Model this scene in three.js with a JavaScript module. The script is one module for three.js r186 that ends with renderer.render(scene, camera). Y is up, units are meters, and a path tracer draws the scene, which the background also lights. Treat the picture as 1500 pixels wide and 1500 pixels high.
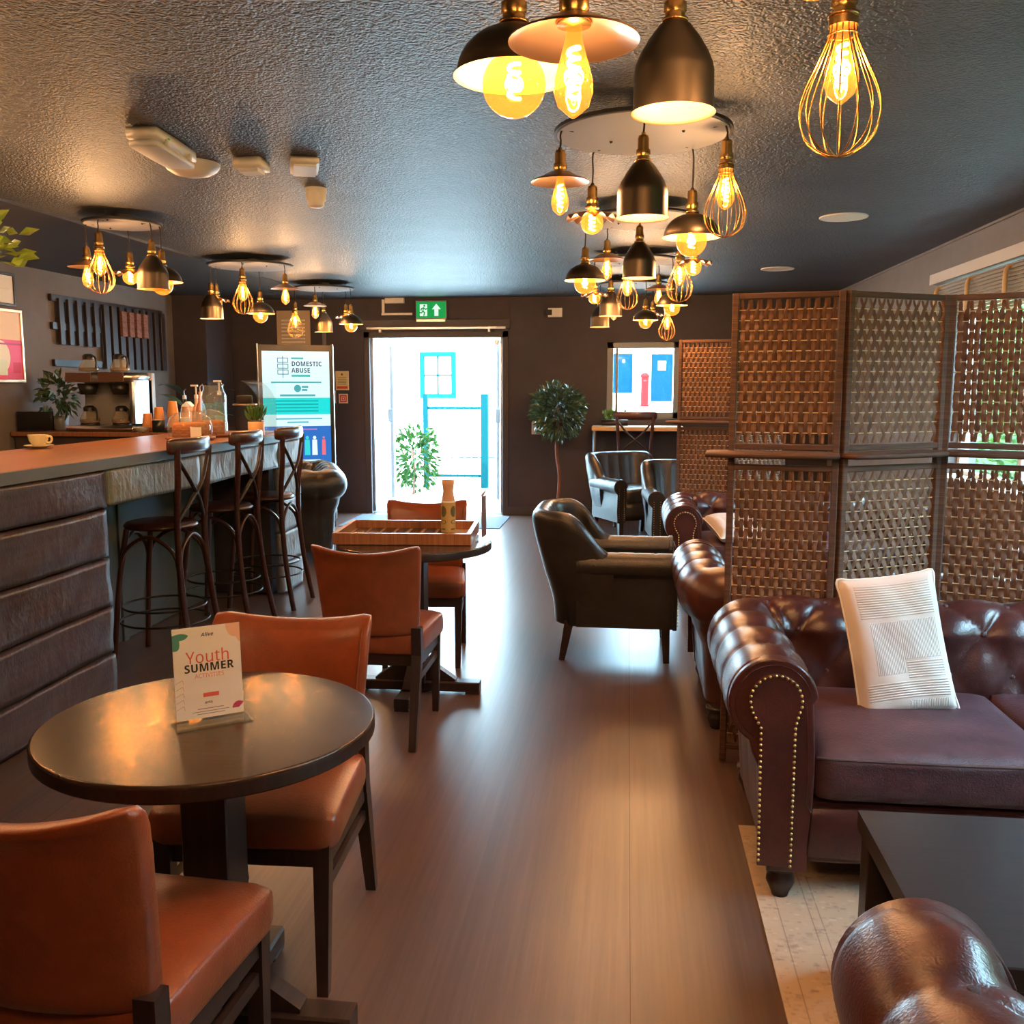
import * as THREE from 'three';
import { mergeGeometries, mergeVertices } from 'three/addons/utils/BufferGeometryUtils.js';
import { RectAreaLightUniformsLib } from 'three/addons/lights/RectAreaLightUniformsLib.js';

// ---------------------------------------------------------------- camera, sky, sun, exposure
const scene = new THREE.Scene();
const camera = new THREE.PerspectiveCamera(56.37, 1, 0.05, 120);
camera.position.set(0, 1.5, 0);
camera.rotation.order = 'YXZ';
camera.rotation.y = THREE.MathUtils.degToRad(6.864);
camera.rotation.x = THREE.MathUtils.degToRad(-7.528);
scene.background = new THREE.Color(0.46, 0.76, 1.0);
scene.backgroundIntensity = 52.0;
const sun = new THREE.DirectionalLight(new THREE.Color(1, 0.95, 0.86), 14);
sun.position.set(-9, 24, 14); sun.target.position.set(-1, 0, -16);
sun.castShadow = true; sun.shadow.mapSize.set(2048, 2048);
Object.assign(sun.shadow.camera, { left: -25, right: 25, top: 25, bottom: -25, near: 1, far: 70 });
scene.add(sun, sun.target);
const renderer = new THREE.WebGLRenderer({ antialias: true });
renderer.toneMapping = THREE.LinearToneMapping;
renderer.toneMappingExposure = 1.0;
renderer.shadowMap.enabled = true;
RectAreaLightUniformsLib.init();

// ---------------------------------------------------------------- helpers
const V = (x, y, z) => new THREE.Vector3(x, y, z);
const PI = Math.PI, sin = Math.sin, cos = Math.cos;
let seed = 12345;
const rnd = () => { seed = (seed * 1664525 + 1013904223) >>> 0; return seed / 4294967296; };
const rr = (a, b) => a + (b - a) * rnd();
const clamp = (x, a, b) => Math.min(b, Math.max(a, x));
const smooth = (a, b, x) => { const t = clamp((x - a) / (b - a), 0, 1); return t * t * (3 - 2 * t); };
const used = {};
const numbered = n => { const k = used[n] = (used[n] ?? -1) + 1; return k ? `${n}_${String(k).padStart(3, '0')}` : n; };
function mesh(name, geo, mat, parent) {
  const m = new THREE.Mesh(geo, mat); m.name = name; m.castShadow = m.receiveShadow = true;
  if (parent) parent.add(m); else { m.name = numbered(name); scene.add(m); }
  return m;
}
function tag(o, label, category, group) { o.userData.label = label; o.userData.category = category; if (group) o.userData.group = group; return o; }
function thing(name, label, category, pos = [0, 0, 0], turn = 0, group) {
  const o = new THREE.Group(); o.name = numbered(name); o.position.set(...pos); o.rotation.y = turn; scene.add(o);
  return tag(o, label, category, group);
}
function struct(name, geo, mat) { const m = mesh(name, geo, mat); m.userData.kind = 'structure'; return m; }
function sgroup(name) { const g = new THREE.Group(); g.name = numbered(name); g.userData.kind = 'structure'; scene.add(g); return g; }
function dup(o, pos, turn, label) {
  const c = o.clone(); c.name = numbered(o.name.replace(/_\d{3}$/, '')); c.position.set(...pos); c.rotation.y = turn; c.userData = { ...o.userData };
  if (label) c.userData.label = label; scene.add(c); return c;
}
// geometry: bare position buffers -> smooth normals, uv in metres by dominant axis
function finish(g, flat = false) {
  g = g.clone(); for (const k of Object.keys(g.attributes)) if (k !== 'position') g.deleteAttribute(k);
  if (flat) { g = g.index ? g.toNonIndexed() : g; g.computeVertexNormals(); }
  else { g = mergeVertices(g, 1e-5); g.computeVertexNormals(); g = g.toNonIndexed(); }
  return uvm(g);
}
function uvm(g) {
  const p = g.attributes.position, uv = new Float32Array(p.count * 2), a = V(), b = V(), c = V();
  for (let i = 0; i < p.count; i += 3) {
    a.fromBufferAttribute(p, i); b.fromBufferAttribute(p, i + 1).sub(a); c.fromBufferAttribute(p, i + 2).sub(a); b.cross(c);
    const x = Math.abs(b.x), y = Math.abs(b.y), z = Math.abs(b.z);
    for (let k = 0; k < 3; k++) {
      const X = p.getX(i + k), Y = p.getY(i + k), Z = p.getZ(i + k);
      const [u, v] = x >= y && x >= z ? [Z, Y] : y >= z ? [X, Z] : [X, Y];
      uv[2 * (i + k)] = u; uv[2 * (i + k) + 1] = v;
    }
  }
  g.setAttribute('uv', new THREE.BufferAttribute(uv, 2)); return g;
}
const merge = a => mergeGeometries(a.map(g => { const q = g.index ? g.toNonIndexed() : g; for (const k of Object.keys(q.attributes)) if (!['position', 'normal', 'uv'].includes(k)) q.deleteAttribute(k); return q; }));
function at(g, x = 0, y = 0, z = 0, rx = 0, ry = 0, rz = 0) { return g.applyMatrix4(new THREE.Matrix4().compose(V(x, y, z), new THREE.Quaternion().setFromEuler(new THREE.Euler(rx, ry, rz, 'YXZ')), V(1, 1, 1))); }
// soft box: rounded box with subdivision, optional deform(v)
function soft(w, h, d, r, n = [4, 4, 4], fn) {
  const g = new THREE.BoxGeometry(w, h, d, n[0], n[1], n[2]), p = g.attributes.position, v = V();
  r = Math.min(r, w / 2, h / 2, d / 2);
  const warp = (x, L) => { const q = x / (L / 2), e = Math.min(0.9, r / (L / 2)); return x; };
  for (let i = 0; i < p.count; i++) {
    v.fromBufferAttribute(p, i);
    const c = V(clamp(v.x, -w / 2 + r, w / 2 - r), clamp(v.y, -h / 2 + r, h / 2 - r), clamp(v.z, -d / 2 + r, d / 2 - r));
    const o = v.clone().sub(c); if (o.lengthSq() > 1e-12) { o.normalize().multiplyScalar(r); v.copy(c).add(o); }
    if (fn) fn(v);
    p.setXYZ(i, v.x, v.y, v.z);
  }
  return finish(g);
}
// plain chamfered box placed by centre
function bx(w, h, d, x = 0, y = 0, z = 0, c = 0.003) {
  c = Math.min(c, w * .3, h * .3, d * .3);
  const s = new THREE.Shape(), X = w / 2 - c, Y = h / 2 - c;
  s.moveTo(-X, -Y); s.lineTo(X, -Y); s.lineTo(X, Y); s.lineTo(-X, Y); s.closePath();
  const g = new THREE.ExtrudeGeometry(s, { depth: d - 2 * c, bevelEnabled: true, bevelThickness: c, bevelSize: c, bevelSegments: 1, steps: 1 });
  g.translate(x, y, z - d / 2 + c); return finish(g, true);
}
function bar(p0, p1, w0, w1 = w0, d0 = w0, d1 = w1) {   // tapered square bar from p0 to p1
  const g = new THREE.BoxGeometry(1, 1, 1), p = g.attributes.position, a = V(...p0), b = V(...p1), up = b.clone().sub(a), L = up.length(); up.normalize();
  let sx = V(1, 0, 0); if (Math.abs(up.x) > .9) sx = V(0, 0, 1); const sz = sx.clone().cross(up).normalize(); sx = up.clone().cross(sz).normalize();
  for (let i = 0; i < p.count; i++) { const t = p.getY(i) + .5, w = w0 + (w1 - w0) * t, d = d0 + (d1 - d0) * t; const q = a.clone().addScaledVector(up, t * L).addScaledVector(sx, p.getX(i) * w).addScaledVector(sz, p.getZ(i) * d); p.setXYZ(i, q.x, q.y, q.z); }
  return finish(g, true);
}
function tube(pts, r, n = 24, rad = 8, closed = false) {
  const c = new THREE.CatmullRomCurve3(pts.map(p => V(...p)), closed); return new THREE.TubeGeometry(c, n, r, rad, closed).toNonIndexed();
}
const cyl = (r0, r1, h, x = 0, y = 0, z = 0, n = 24) => new THREE.CylinderGeometry(r0, r1, h, n).translate(x, y, z).toNonIndexed();
const lathe = (pts, n = 32) => { const g = new THREE.LatheGeometry(pts.map(p => new THREE.Vector2(p[0], p[1])), n); return g.toNonIndexed(); };
const sph = (r, x = 0, y = 0, z = 0, a = 12, b = 8) => new THREE.SphereGeometry(r, a, b).translate(x, y, z).toNonIndexed();
// surface from function f(u,v)->[x,y,z]
function surf(f, nu, nv) {
  const pos = [], idx = [];
  for (let j = 0; j <= nv; j++) for (let i = 0; i <= nu; i++) pos.push(...f(i / nu, j / nv));
  for (let j = 0; j < nv; j++) for (let i = 0; i < nu; i++) { const a = j * (nu + 1) + i, b = a + 1, c = a + nu + 1, d = c + 1; idx.push(a, b, d, a, d, c); }
  const g = new THREE.BufferGeometry(); g.setAttribute('position', new THREE.Float32BufferAttribute(pos, 3)); g.setIndex(idx); return finish(g);
}

// ---------------------------------------------------------------- textures
function lattice(n, s) { let q = s >>> 0; const a = new Float32Array(n * n); for (let i = 0; i < n * n; i++) { q = (q * 1664525 + 1013904223) >>> 0; a[i] = q / 4294967296; } return a; }
function noise2(S, nx, ny, s) {  // tileable value noise S x S with nx, ny cells
  const L = lattice(256, s), o = new Float32Array(S * S);
  for (let y = 0; y < S; y++) { const fy = y / S * ny, y0 = Math.floor(fy), ty = fy - y0, sy = ty * ty * (3 - 2 * ty), ya = y0 % ny, yb = (y0 + 1) % ny;
    for (let x = 0; x < S; x++) { const fx = x / S * nx, x0 = Math.floor(fx), tx = fx - x0, sx = tx * tx * (3 - 2 * tx), xa = x0 % nx, xb = (x0 + 1) % nx;
      const a = L[(ya & 255) * 256 + (xa & 255)], b = L[(ya & 255) * 256 + (xb & 255)], c = L[(yb & 255) * 256 + (xa & 255)], d = L[(yb & 255) * 256 + (xb & 255)];
      o[y * S + x] = (a + (b - a) * sx) * (1 - sy) + (c + (d - c) * sx) * sy; } }
  return o;
}
function field(S, layers) { const o = new Float32Array(S * S); let t = 0; layers.forEach(([nx, ny, w], k) => { const n = noise2(S, nx, ny, 77 + k * 131 + nx * 7 + ny); t += w; for (let i = 0; i < o.length; i++) o[i] += n[i] * w; }); for (let i = 0; i < o.length; i++) o[i] /= t; return o; }
function contrast(f, k) { return f.map(v => clamp((v - .5) * k + .5, 0, 1)); }
function tex(f, S, rep, c0, c1) {  // field -> texture; c0,c1 sRGB 0..255 colours, or grey data when absent
  const d = new Uint8Array(S * S * 4);
  for (let i = 0; i < S * S; i++) { const v = f[i]; if (c0) for (let k = 0; k < 3; k++) d[4 * i + k] = c0[k] + (c1[k] - c0[k]) * v; else d[4 * i] = d[4 * i + 1] = d[4 * i + 2] = v * 255; d[4 * i + 3] = 255; }
  const t = new THREE.DataTexture(d, S, S); t.wrapS = t.wrapT = THREE.RepeatWrapping; t.magFilter = THREE.LinearFilter; t.minFilter = THREE.LinearMipmapLinearFilter; t.generateMipmaps = true; t.repeat.set(rep[0], rep[1]); if (c0) t.colorSpace = THREE.SRGBColorSpace; t.needsUpdate = true; return t;
}
function canvasTex(w, h, draw) { const c = document.createElement('canvas'); c.width = w; c.height = h; const g = c.getContext('2d'); draw(g, w, h); const t = new THREE.CanvasTexture(c); t.colorSpace = THREE.SRGBColorSpace; return t; }
const F = {
  leather: contrast(field(512, [[96, 96, 1], [160, 160, 1], [40, 40, .5]]), 2.2),
  mottle: contrast(field(256, [[4, 4, 1], [9, 9, .8], [23, 23, .5], [60, 60, .3]]), 1.8),
  stipple: contrast(field(512, [[70, 70, 1], [130, 130, 1], [33, 33, .4]]), 3),
  grain: contrast(field(512, [[3, 90, 1], [6, 200, 1], [2, 30, .8], [20, 240, .5]]), 2),
  grainV: contrast(field(512, [[90, 3, 1], [200, 6, 1], [30, 2, .8], [240, 20, .5]]), 2),
  rough: contrast(field(512, [[5, 22, 1], [12, 60, .8], [3, 8, 1], [40, 120, .4]]), 2.2),
  fine: field(256, [[128, 128, 1], [64, 64, .5]]),
};
const std = (o) => new THREE.MeshStandardMaterial(o), phy = (o) => new THREE.MeshPhysicalMaterial(o);
const lin = (r, g, b) => new THREE.Color().setRGB(r, g, b);
const leather = (c0, c1, rough = .36, bump = .0006) => phy({ map: tex(F.mottle, 256, [2.2, 2.2], c0, c1), bumpMap: tex(F.leather, 512, [3, 3]), bumpScale: bump, roughness: rough, specularIntensity: 1 });
const M = {
  floor: phy({ map: tex(F.grainV, 512, [.8, .5], [78, 58, 51], [93, 70, 61]), roughness: .31, bumpMap: tex(F.grainV, 512, [2, 1.2]), bumpScale: .00012 }),
  ceiling: std({ map: tex(F.mottle, 256, [.5, .5], [64, 66, 70], [78, 78, 82]), roughness: .5, bumpMap: tex(F.stipple, 512, [1.5, 1.5]), bumpScale: .0034 }),
  soffit: std({ color: lin(.03, .028, .028), roughness: .55 }),
  wallFar: std({ map: tex(F.mottle, 256, [.6, .6], [57, 49, 53], [65, 56, 60]), roughness: .7 }),
  wallSide: std({ map: tex(F.mottle, 256, [.6, .6], [112, 106, 104], [122, 116, 113]), roughness: .75 }),
  wallLeft: std({ map: tex(F.mottle, 256, [.6, .6], [98, 90, 86], [108, 99, 95]), roughness: .75 }),
  frame: std({ color: lin(.045, .036, .038), roughness: .5 }),
  tan: leather([114, 55, 31], [134, 67, 39], .34, .0003),
  brown: leather([56, 27, 26], [74, 38, 35], .3, .0003),
  black: leather([34, 32, 33], [46, 43, 43], .33, .0005),
  seatFab: leather([58, 32, 38], [80, 48, 56], .5, .0006),
  darkWood: phy({ map: tex(F.grainV, 512, [3, .8], [30, 18, 16], [48, 29, 25]), roughness: .4 }),
  stoolWood: phy({ map: tex(F.grainV, 512, [4, 1], [46, 22, 17], [72, 36, 28]), roughness: .3, clearcoat: .4, clearcoatRoughness: .25 }),
  tableTop: phy({ map: tex(F.grain, 512, [1, 3], [50, 37, 31], [64, 49, 41]), roughness: .2, bumpMap: tex(F.grain, 512, [1, 3]), bumpScale: .0001 }),
  blackWood: phy({ map: tex(F.grain, 512, [1.5, 3], [30, 24, 24], [44, 34, 33]), roughness: .35 }),
  counter: phy({ map: tex(F.grainV, 512, [2.5, .7], [120, 76, 50], [160, 106, 72]), roughness: .32 }),
  apron: phy({ map: tex(F.grainV, 512, [1.6, .8], [98, 102, 106], [134, 136, 138]), roughness: .45, bumpMap: tex(F.mottle, 256, [3, 2]), bumpScale: .004 }),
  plank: phy({ map: tex(F.rough, 512, [.6, 1.2], [60, 47, 50], [82, 65, 66]), roughness: .36, bumpMap: tex(F.mottle, 256, [2, 1.4]), bumpScale: .003 }),
  panelGrey: std({ color: lin(.075, .09, .095), roughness: .5 }),
  brass: std({ color: lin(.75, .43, .14), metalness: 1, roughness: .24 }),
  gunmetal: std({ color: lin(.17, .125, .085), metalness: 1, roughness: .36 }),
  shadeIn: std({ color: lin(.5, .36, .17), roughness: .45 }),
  copper: std({ color: lin(.72, .42, .25), metalness: 1, roughness: .3 }),
  blackMetal: std({ color: lin(.02, .02, .022), roughness: .4, metalness: .4 }),
  cable: std({ color: lin(.015, .012, .01), roughness: .8 }),
  canopyTop: std({ color: lin(.02, .02, .02), roughness: .45 }),
  canopy: std({ color: lin(.26, .25, .245), roughness: .6 }),
  bulb: phy({ color: lin(1, .62, .26), transmission: .985, thickness: 0, roughness: .03, ior: 1.45, emissive: lin(1, .36, .05), emissiveIntensity: 20 }),
  filament: std({ color: lin(1, .8, .4), emissive: lin(1, .66, .22), emissiveIntensity: 26 }),
  whitePlastic: std({ color: lin(.72, .68, .6), roughness: .4 }),
  frosted: phy({ color: lin(.8, .8, .78), transmission: .45, thickness: 0, roughness: .6 }),
  grey: std({ color: lin(.3, .3, .31), roughness: .5 }),
  steel: std({ color: lin(.62, .62, .62), metalness: 1, roughness: .28 }),
  jug: phy({ color: lin(.85, .76, .64), transmission: .82, thickness: 0, roughness: .04, ior: 1.5 }),
  dome: phy({ color: lin(.95, .95, .93), transmission: .93, thickness: 0, roughness: .03, ior: 1.5 }),
  leafOut: phy({ color: lin(.016, .045, .005), specularIntensity: .2, roughness: .8, transmission: .2, thickness: 0, side: THREE.DoubleSide }),
  glass: phy({ color: lin(.96, .98, .98), transmission: 1, thickness: 0, roughness: .02, ior: 1.45 }),
  blackPlastic: std({ color: lin(.012, .012, .013), roughness: .35 }),
  cushion: std({ color: lin(.78, .72, .66), roughness: .9 }),
  ribbon: std({ map: tex(F.grainV, 512, [3, 1], [96, 62, 42], [130, 88, 60]), roughness: .62 }),
  ribbonDark: std({ map: tex(F.grainV, 512, [3, 1], [84, 54, 38], [116, 78, 54]), roughness: .65 }),
  cane: std({ color: lin(.62, .42, .22), roughness: .4 }),
  wrap: std({ map: tex(F.grain, 512, [2, 3], [66, 40, 28], [104, 66, 44]), roughness: .7 }),
  leaf: phy({ color: lin(.05, .1, .045), roughness: .4, transmission: .15, thickness: 0, side: THREE.DoubleSide }),
  leafLight: phy({ color: lin(.32, .42, .04), roughness: .5, transmission: .35, thickness: 0, side: THREE.DoubleSide }),
  leafBush: phy({ color: lin(.12, .24, .05), roughness: .6, transmission: .3, thickness: 0, side: THREE.DoubleSide }),
  bark: std({ map: tex(F.rough, 512, [6, 6], [96, 58, 46], [140, 92, 74]), roughness: .9 }),
  pot: std({ color: lin(.75, .4, .18), roughness: .6 }),
  paper: std({ color: lin(.8, .77, .72), roughness: .8 }),
  cupOrange: std({ color: lin(.72, .3, .1), roughness: .7 }),
  ceramic: phy({ color: lin(.66, .58, .36), roughness: .25, clearcoat: .5 }),
  cake: std({ map: tex(F.mottle, 256, [9, 9], [150, 76, 24], [206, 132, 44]), roughness: .8 }),
  choc: std({ color: lin(.03, .014, .008), roughness: .6 }),
  render: std({ map: tex(F.mottle, 256, [.3, .3], [226, 226, 222], [240, 240, 236]), roughness: .9 }),
  teal: phy({ color: lin(.001, .03, .034), specularIntensity: .15, roughness: .9 }),
  blueDoor: phy({ color: lin(.0, .015, .035), specularIntensity: .15, roughness: .9 }),
  red: phy({ color: lin(.1, .004, .004), specularIntensity: .15, roughness: .8 }),
  paving: std({ map: tex(F.mottle, 256, [.4, .4], [176, 172, 164], [204, 200, 192]), roughness: .9 }),
  mat: std({ map: tex(F.fine, 256, [6, 6], [42, 52, 64], [72, 84, 98]), roughness: .75, bumpMap: tex(F.fine, 256, [6, 6]), bumpScale: .003 }),
  tin: std({ color: lin(.2, .21, .22), roughness: .45 }),
  gold: std({ color: lin(.7, .5, .2), metalness: 1, roughness: .35 }),
};
const flatPrint = (t, rough = .6) => std({ map: t, roughness: rough });

// ---------------------------------------------------------------- the room
const ZF = -11, ZB = 2.4, XR = 2.22, XL = -5, HC = 2.5;
function slab(name, mat, x0, x1, y0, y1, z0, z1) { return struct(name, bx(x1 - x0, y1 - y0, z1 - z0, (x0 + x1) / 2, (y0 + y1) / 2, (z0 + z1) / 2, .0005), mat); }
function piece(parent, name, mat, x0, x1, y0, y1, z0, z1, c = .001) { return mesh(name, bx(x1 - x0, y1 - y0, z1 - z0, (x0 + x1) / 2, (y0 + y1) / 2, (z0 + z1) / 2, c), mat, parent); }
{ // floor: sub-floor with wide vinyl sheets, seams between
  const fl = sgroup('floor'); piece(fl, 'subfloor', M.cable, XL - .2, XR + .2, -.2, -.004, ZF - .2, ZB + .2);
  for (const [a, b] of [[XL - .2, -3.9985], [-4 + .0015, -1.9985], [-1.9970, .0285], [.030, XR + .2]]) piece(fl, 'vinyl_sheet', M.floor, a, b, -.004, 0, ZF, ZB + .2, .0008);
}
slab('ceiling', M.ceiling, XL - .2, XR + .2, HC, HC + .2, ZF - .2, ZB + .2);
slab('trim_1', M.soffit, XL, -3.36, 2.485, HC, -10.2, ZB);              // smooth dark ceiling panel over the back bar
slab('wall_back', M.wallFar, XL - .2, XR + .2, 0, HC, ZB, ZB + .2);
slab('wall_left', M.wallLeft, XL - .2, XL, 0, HC, ZF, ZB);
{ const g = sgroup('wall_recess'); piece(g, 'return_face', M.wallFar, XL, -4.62, 0, HC, -10.9, -10.2); }
{ // right wall with two window openings
  const g = sgroup('wall_right'), holes = [[-7.15, -4.95], [-3.5, -1.2]];
  let z = ZF; for (const [a, b] of holes) { piece(g, 'wall_section', M.wallSide, XR, XR + .25, 0, HC, z, a); piece(g, 'wall_below_window', M.wallSide, XR, XR + .25, 0, .85, a, b); piece(g, 'wall_above_window', M.wallSide, XR, XR + .25, 2.12, HC, a, b); z = b; }
  piece(g, 'wall_section', M.wallSide, XR, XR + .25, 0, HC, z, ZB);
  holes.forEach(([a, b]) => {
    const w = sgroup('window'); w.name = 'window_' + (holes.findIndex(h => h[0] === a) + 1);
    const fr = []; for (const zz of [a + .03, (a + b) / 2, b - .03]) fr.push(bx(.06, 1.27, .06, XR + .15, 1.485, zz)); for (const y of [.88, 2.09]) fr.push(bx(.06, .06, b - a, XR + .15, y, (a + b) / 2));
    mesh('window_frame', merge(fr), M.whitePlastic, w);
    for (const k of [0, 1]) mesh('pane', bx(.004, 1.15, (b - a) / 2 - .09, XR + .15, 1.485, a + (b - a) * (.25 + .5 * k)), M.glass, w);
    mesh('window_sill', bx(.3, .03, b - a, XR + .1, .865, (a + b) / 2), M.whitePlastic, w);
  });
}
{ // far wall with doorway and window
  const g = sgroup('wall_far'), z0 = ZF - .2, z1 = ZF, s = (a, b, c, d) => piece(g, 'wall_section', M.wallFar, a, b, c, d, z0, z1);
  s(XL - .2, -3.06, 0, HC); s(-3.06, -1.37, 2.12, HC); s(-1.37, -.24, 0, HC); s(-.24, .58, 0, 1.13); s(-.24, .58, 1.99, HC); s(.58, XR + .25, 0, HC);
  const w = sgroup('window'); w.name = 'window_3';
  const fr = []; for (const x of [-.205, .545]) fr.push(bx(.07, .86, .08, x, 1.56, ZF - .1)); for (const y of [1.165, 1.955]) fr.push(bx(.82, .07, .08, .17, y, ZF - .1)); fr.push(bx(.03, .8, .05, -.13, 1.56, ZF - .1));
  mesh('window_frame', merge(fr), M.tin, w); mesh('pane', bx(.7, .74, .004, .19, 1.56, ZF - .1), M.glass, w);
  const d = sgroup('door'); d.name = 'door_1';
  const fr2 = [bx(.07, 2.12, .14, -3.03, 1.06, ZF - .06), bx(.07, 2.12, .14, -1.4, 1.06, ZF - .06), bx(1.7, .07, .14, -2.215, 2.085, ZF - .06), bx(1.75, .1, .05, -2.215, 2.2, ZF + .02)];
  mesh('door_frame', merge(fr2), M.frame, d); mesh('closer_rail', merge([bx(1.62, .025, .03, -2.2, 2.155, ZF + .06), bx(.03, .06, .04, -2.85, 2.14, ZF + .05), bx(.03, .06, .04, -1.58, 2.14, ZF + .05)]), M.steel, d);
  const leaf = (hx, ex, ez) => { // open outward
    const g2 = new THREE.Group(); g2.name = 'door_leaf'; const L = Math.hypot(ex - hx, ez + 11.05), a = Math.atan2(-(ez + 11.05), ex - hx);
    g2.position.set(hx, 0, -11.05); g2.rotation.y = a; d.add(g2);
    const f = [bx(.06, 2.03, .05, .03, 1.03, 0), bx(.06, 2.03, .05, L - .03, 1.03, 0), bx(L, .08, .05, L / 2, .06, 0), bx(L, .07, .05, L / 2, 2.02, 0)];
    mesh('leaf_frame', merge(f), M.steel, g2); mesh('pane', bx(L - .1, 1.92, .006, L / 2, 1.04, 0), M.glass, g2);
    mesh('push_plate', bx(.11, .16, .07, L - .05, 1.13, 0), M.tin, g2);
    mesh('closer_arm', merge([bx(.25, .06, .05, .2, 2.0, -.06), bar([.3, 2.02, -.07], [.02, 2.06, .18], .015)]), M.steel, g2);
  };
  leaf(-2.99, -2.93, -11.82); leaf(-1.44, -1.6, -11.82);
}
slab('baseboard_far', M.frame, -1.37, XR, 0, .1, ZF, ZF + .02);
slab('baseboard_right', M.wallSide, XR - .02, XR, 0, .1, ZF, ZB);
slab('trim_2', M.wallSide, XR - .012, XR, HC - .016, HC, ZF, ZB);

// ---------------------------------------------------------------- outside
{ const g = mesh('pavement', bx(60, .1, 34, 0, -.08, -28.2), M.paving); g.userData.kind = 'structure'; g.name = 'pavement'; }
{ const g = mesh('forecourt', bx(24, .64, 5, 3, .28, -41.5), M.paving); g.userData.kind = 'structure'; }
{ const g = mesh('ground', bx(20, .1, 26, 12.5, -.1, -3), M.paving); g.userData.kind = 'structure'; }
{
  const b = thing('building', 'white rendered building with teal framed windows beyond the open doors', 'building');
  mesh('wall', bx(14, 7, 1, -8.2, 3.5, -20.5), M.render, b);
  const win = (name, x, y, w, h, fm, pm, t = .12) => { const f = mesh(name, merge([bx(w + 2 * t, t, .12, x, y + h / 2 + t / 2, -19.96), bx(w + 2 * t, t, .12, x, y - h / 2 - t / 2, -19.96), bx(t, h, .12, x - w / 2 - t / 2, y, -19.96), bx(t, h, .12, x + w / 2 + t / 2, y, -19.96), bx(.03, h, .06, x, y, -19.95), bx(w, .03, .06, x, y, -19.95)]), fm, b); mesh('pane', bx(w, h, .02, x, y, -19.98), pm, f); };
  const paneW = std({ color: lin(.7, .78, .8), roughness: .2 });
  win('window', -3.97, 1.72, .58, .78, M.teal, paneW, .09); win('window', -8.3, 1.3, .5, .7, M.teal, paneW);
  const c = thing('building', 'distant white building with blue door and notice board beyond the far window', 'building', [0, -.1, -44]);
  mesh('wall', bx(24, 9, 1, 3, 4.5, -.5), M.render, c);
  const nb = mesh('notice_window', merge([bx(1.0, .12, .12, -.25, 3.1, .06), bx(1.0, .12, .12, -.25, 1.2, .06), bx(.1, 2.0, .12, -.75, 2.15, .06), bx(.1, 2.0, .12, .25, 2.15, .06)]), M.render, c); mesh('pane', bx(.9, 1.8, .04, -.25, 2.15, .03), M.blueDoor, nb);
  const fd = mesh('front_door', bx(.95, 2.1, .08, 1.5, 1.95, .05), M.blueDoor, c); mesh('door_pane', bx(.35, .4, .02, 1.5, 2.5, .1), paneW, fd);
  mesh('door_surround', merge([bx(.14, 2.2, .14, .95, 1.95, .06), bx(.14, 2.2, .14, 2.05, 1.95, .06), bx(1.24, .14, .14, 1.5, 3.1, .06)]), M.render, c);
  mesh('fascia', bx(3.4, .5, .15, -.6, 4.0, .08), M.red, c);
  const p = thing('pillar_box', 'red pillar post box outside the far window', 'post box', [.72, .6, -42]);
  mesh('body', lathe([[0, 0], [.19, 0], [.19, .08], [.17, .1], [.17, 1.25], [.21, 1.27], [.21, 1.34], [.12, 1.44], [0, 1.46]], 24), M.red, p); mesh('slot', bx(.14, .03, .02, 0, 1.12, .165), M.blackPlastic, p);
}
{
  const f = thing('railing', 'teal metal railing and gate beyond the open doors', 'railing', [0, -.03, -14.2]);
  for (let i = 0; i < 8; i++) mesh('bar', cyl(.009, .009, 1.25, -2.98 + i * .11, .68, 0, 8), M.tin, f);
  mesh('post', bx(.07, 1.42, .07, -3.02, .7, 0), M.teal, f); mesh('post', bx(.11, 1.42, .11, -2.12, .7, 0), M.teal, f);
  mesh('rail', bx(.85, .04, .03, -2.58, 1.2, 0), M.teal, f); mesh('rail', bx(.85, .04, .03, -2.58, .18, 0), M.teal, f);
  const f2 = thing('railing', 'pale railing outside below the far window', 'railing', [0, -.03, -15.5]);
  for (let i = 0; i < 16; i++) mesh('bar', cyl(.01, .01, .9, -.6 + i * .12, .48, 0, 8), M.grey, f2); mesh('rail', bx(2, .04, .03, .3, .93, 0), M.grey, f2);
}
function leafGeo(L, W) { // small folded pointed leaf
  const g = new THREE.BufferGeometry(); const p = [0, 0, 0, -W / 2, L * .45, .08 * L, 0, L * .5, -.03 * L, W / 2, L * .45, .08 * L, 0, L, .02 * L];
  g.setAttribute('position', new THREE.Float32BufferAttribute(p, 3)); g.setIndex([0, 2, 1, 0, 3, 2, 1, 2, 4, 2, 3, 4]); return g.toNonIndexed();
}
function foliage(parent, name, mat, n, L, W, place) {
  const gs = []; for (let i = 0; i < n; i++) { const [p, dir] = place(i); const g = leafGeo(L * rr(.75, 1.2), W * rr(.8, 1.2)); const q = new THREE.Quaternion().setFromUnitVectors(V(0, 1, 0), dir.clone().normalize()); g.applyMatrix4(new THREE.Matrix4().compose(p, q.multiply(new THREE.Quaternion().setFromAxisAngle(V(0, 1, 0), rr(0, 6.28))), V(1, 1, 1))); g.computeVertexNormals(); gs.push(g); }
  const m = mesh(name, merge(gs.map(g => uvm(g))), mat, parent); m.userData.kind = 'stuff'; return m;
}
const ball = (c, R, ry = 1) => () => { const d = V(rr(-1, 1), rr(-1, 1), rr(-1, 1)).normalize(), k = Math.pow(rnd(), .4); return [V(c[0] + d.x * R * k, c[1] + d.y * R * ry * k, c[2] + d.z * R * k), d.add(V(rr(-.6, .6), rr(-.9, .4), rr(-.6, .6)))]; };
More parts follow.
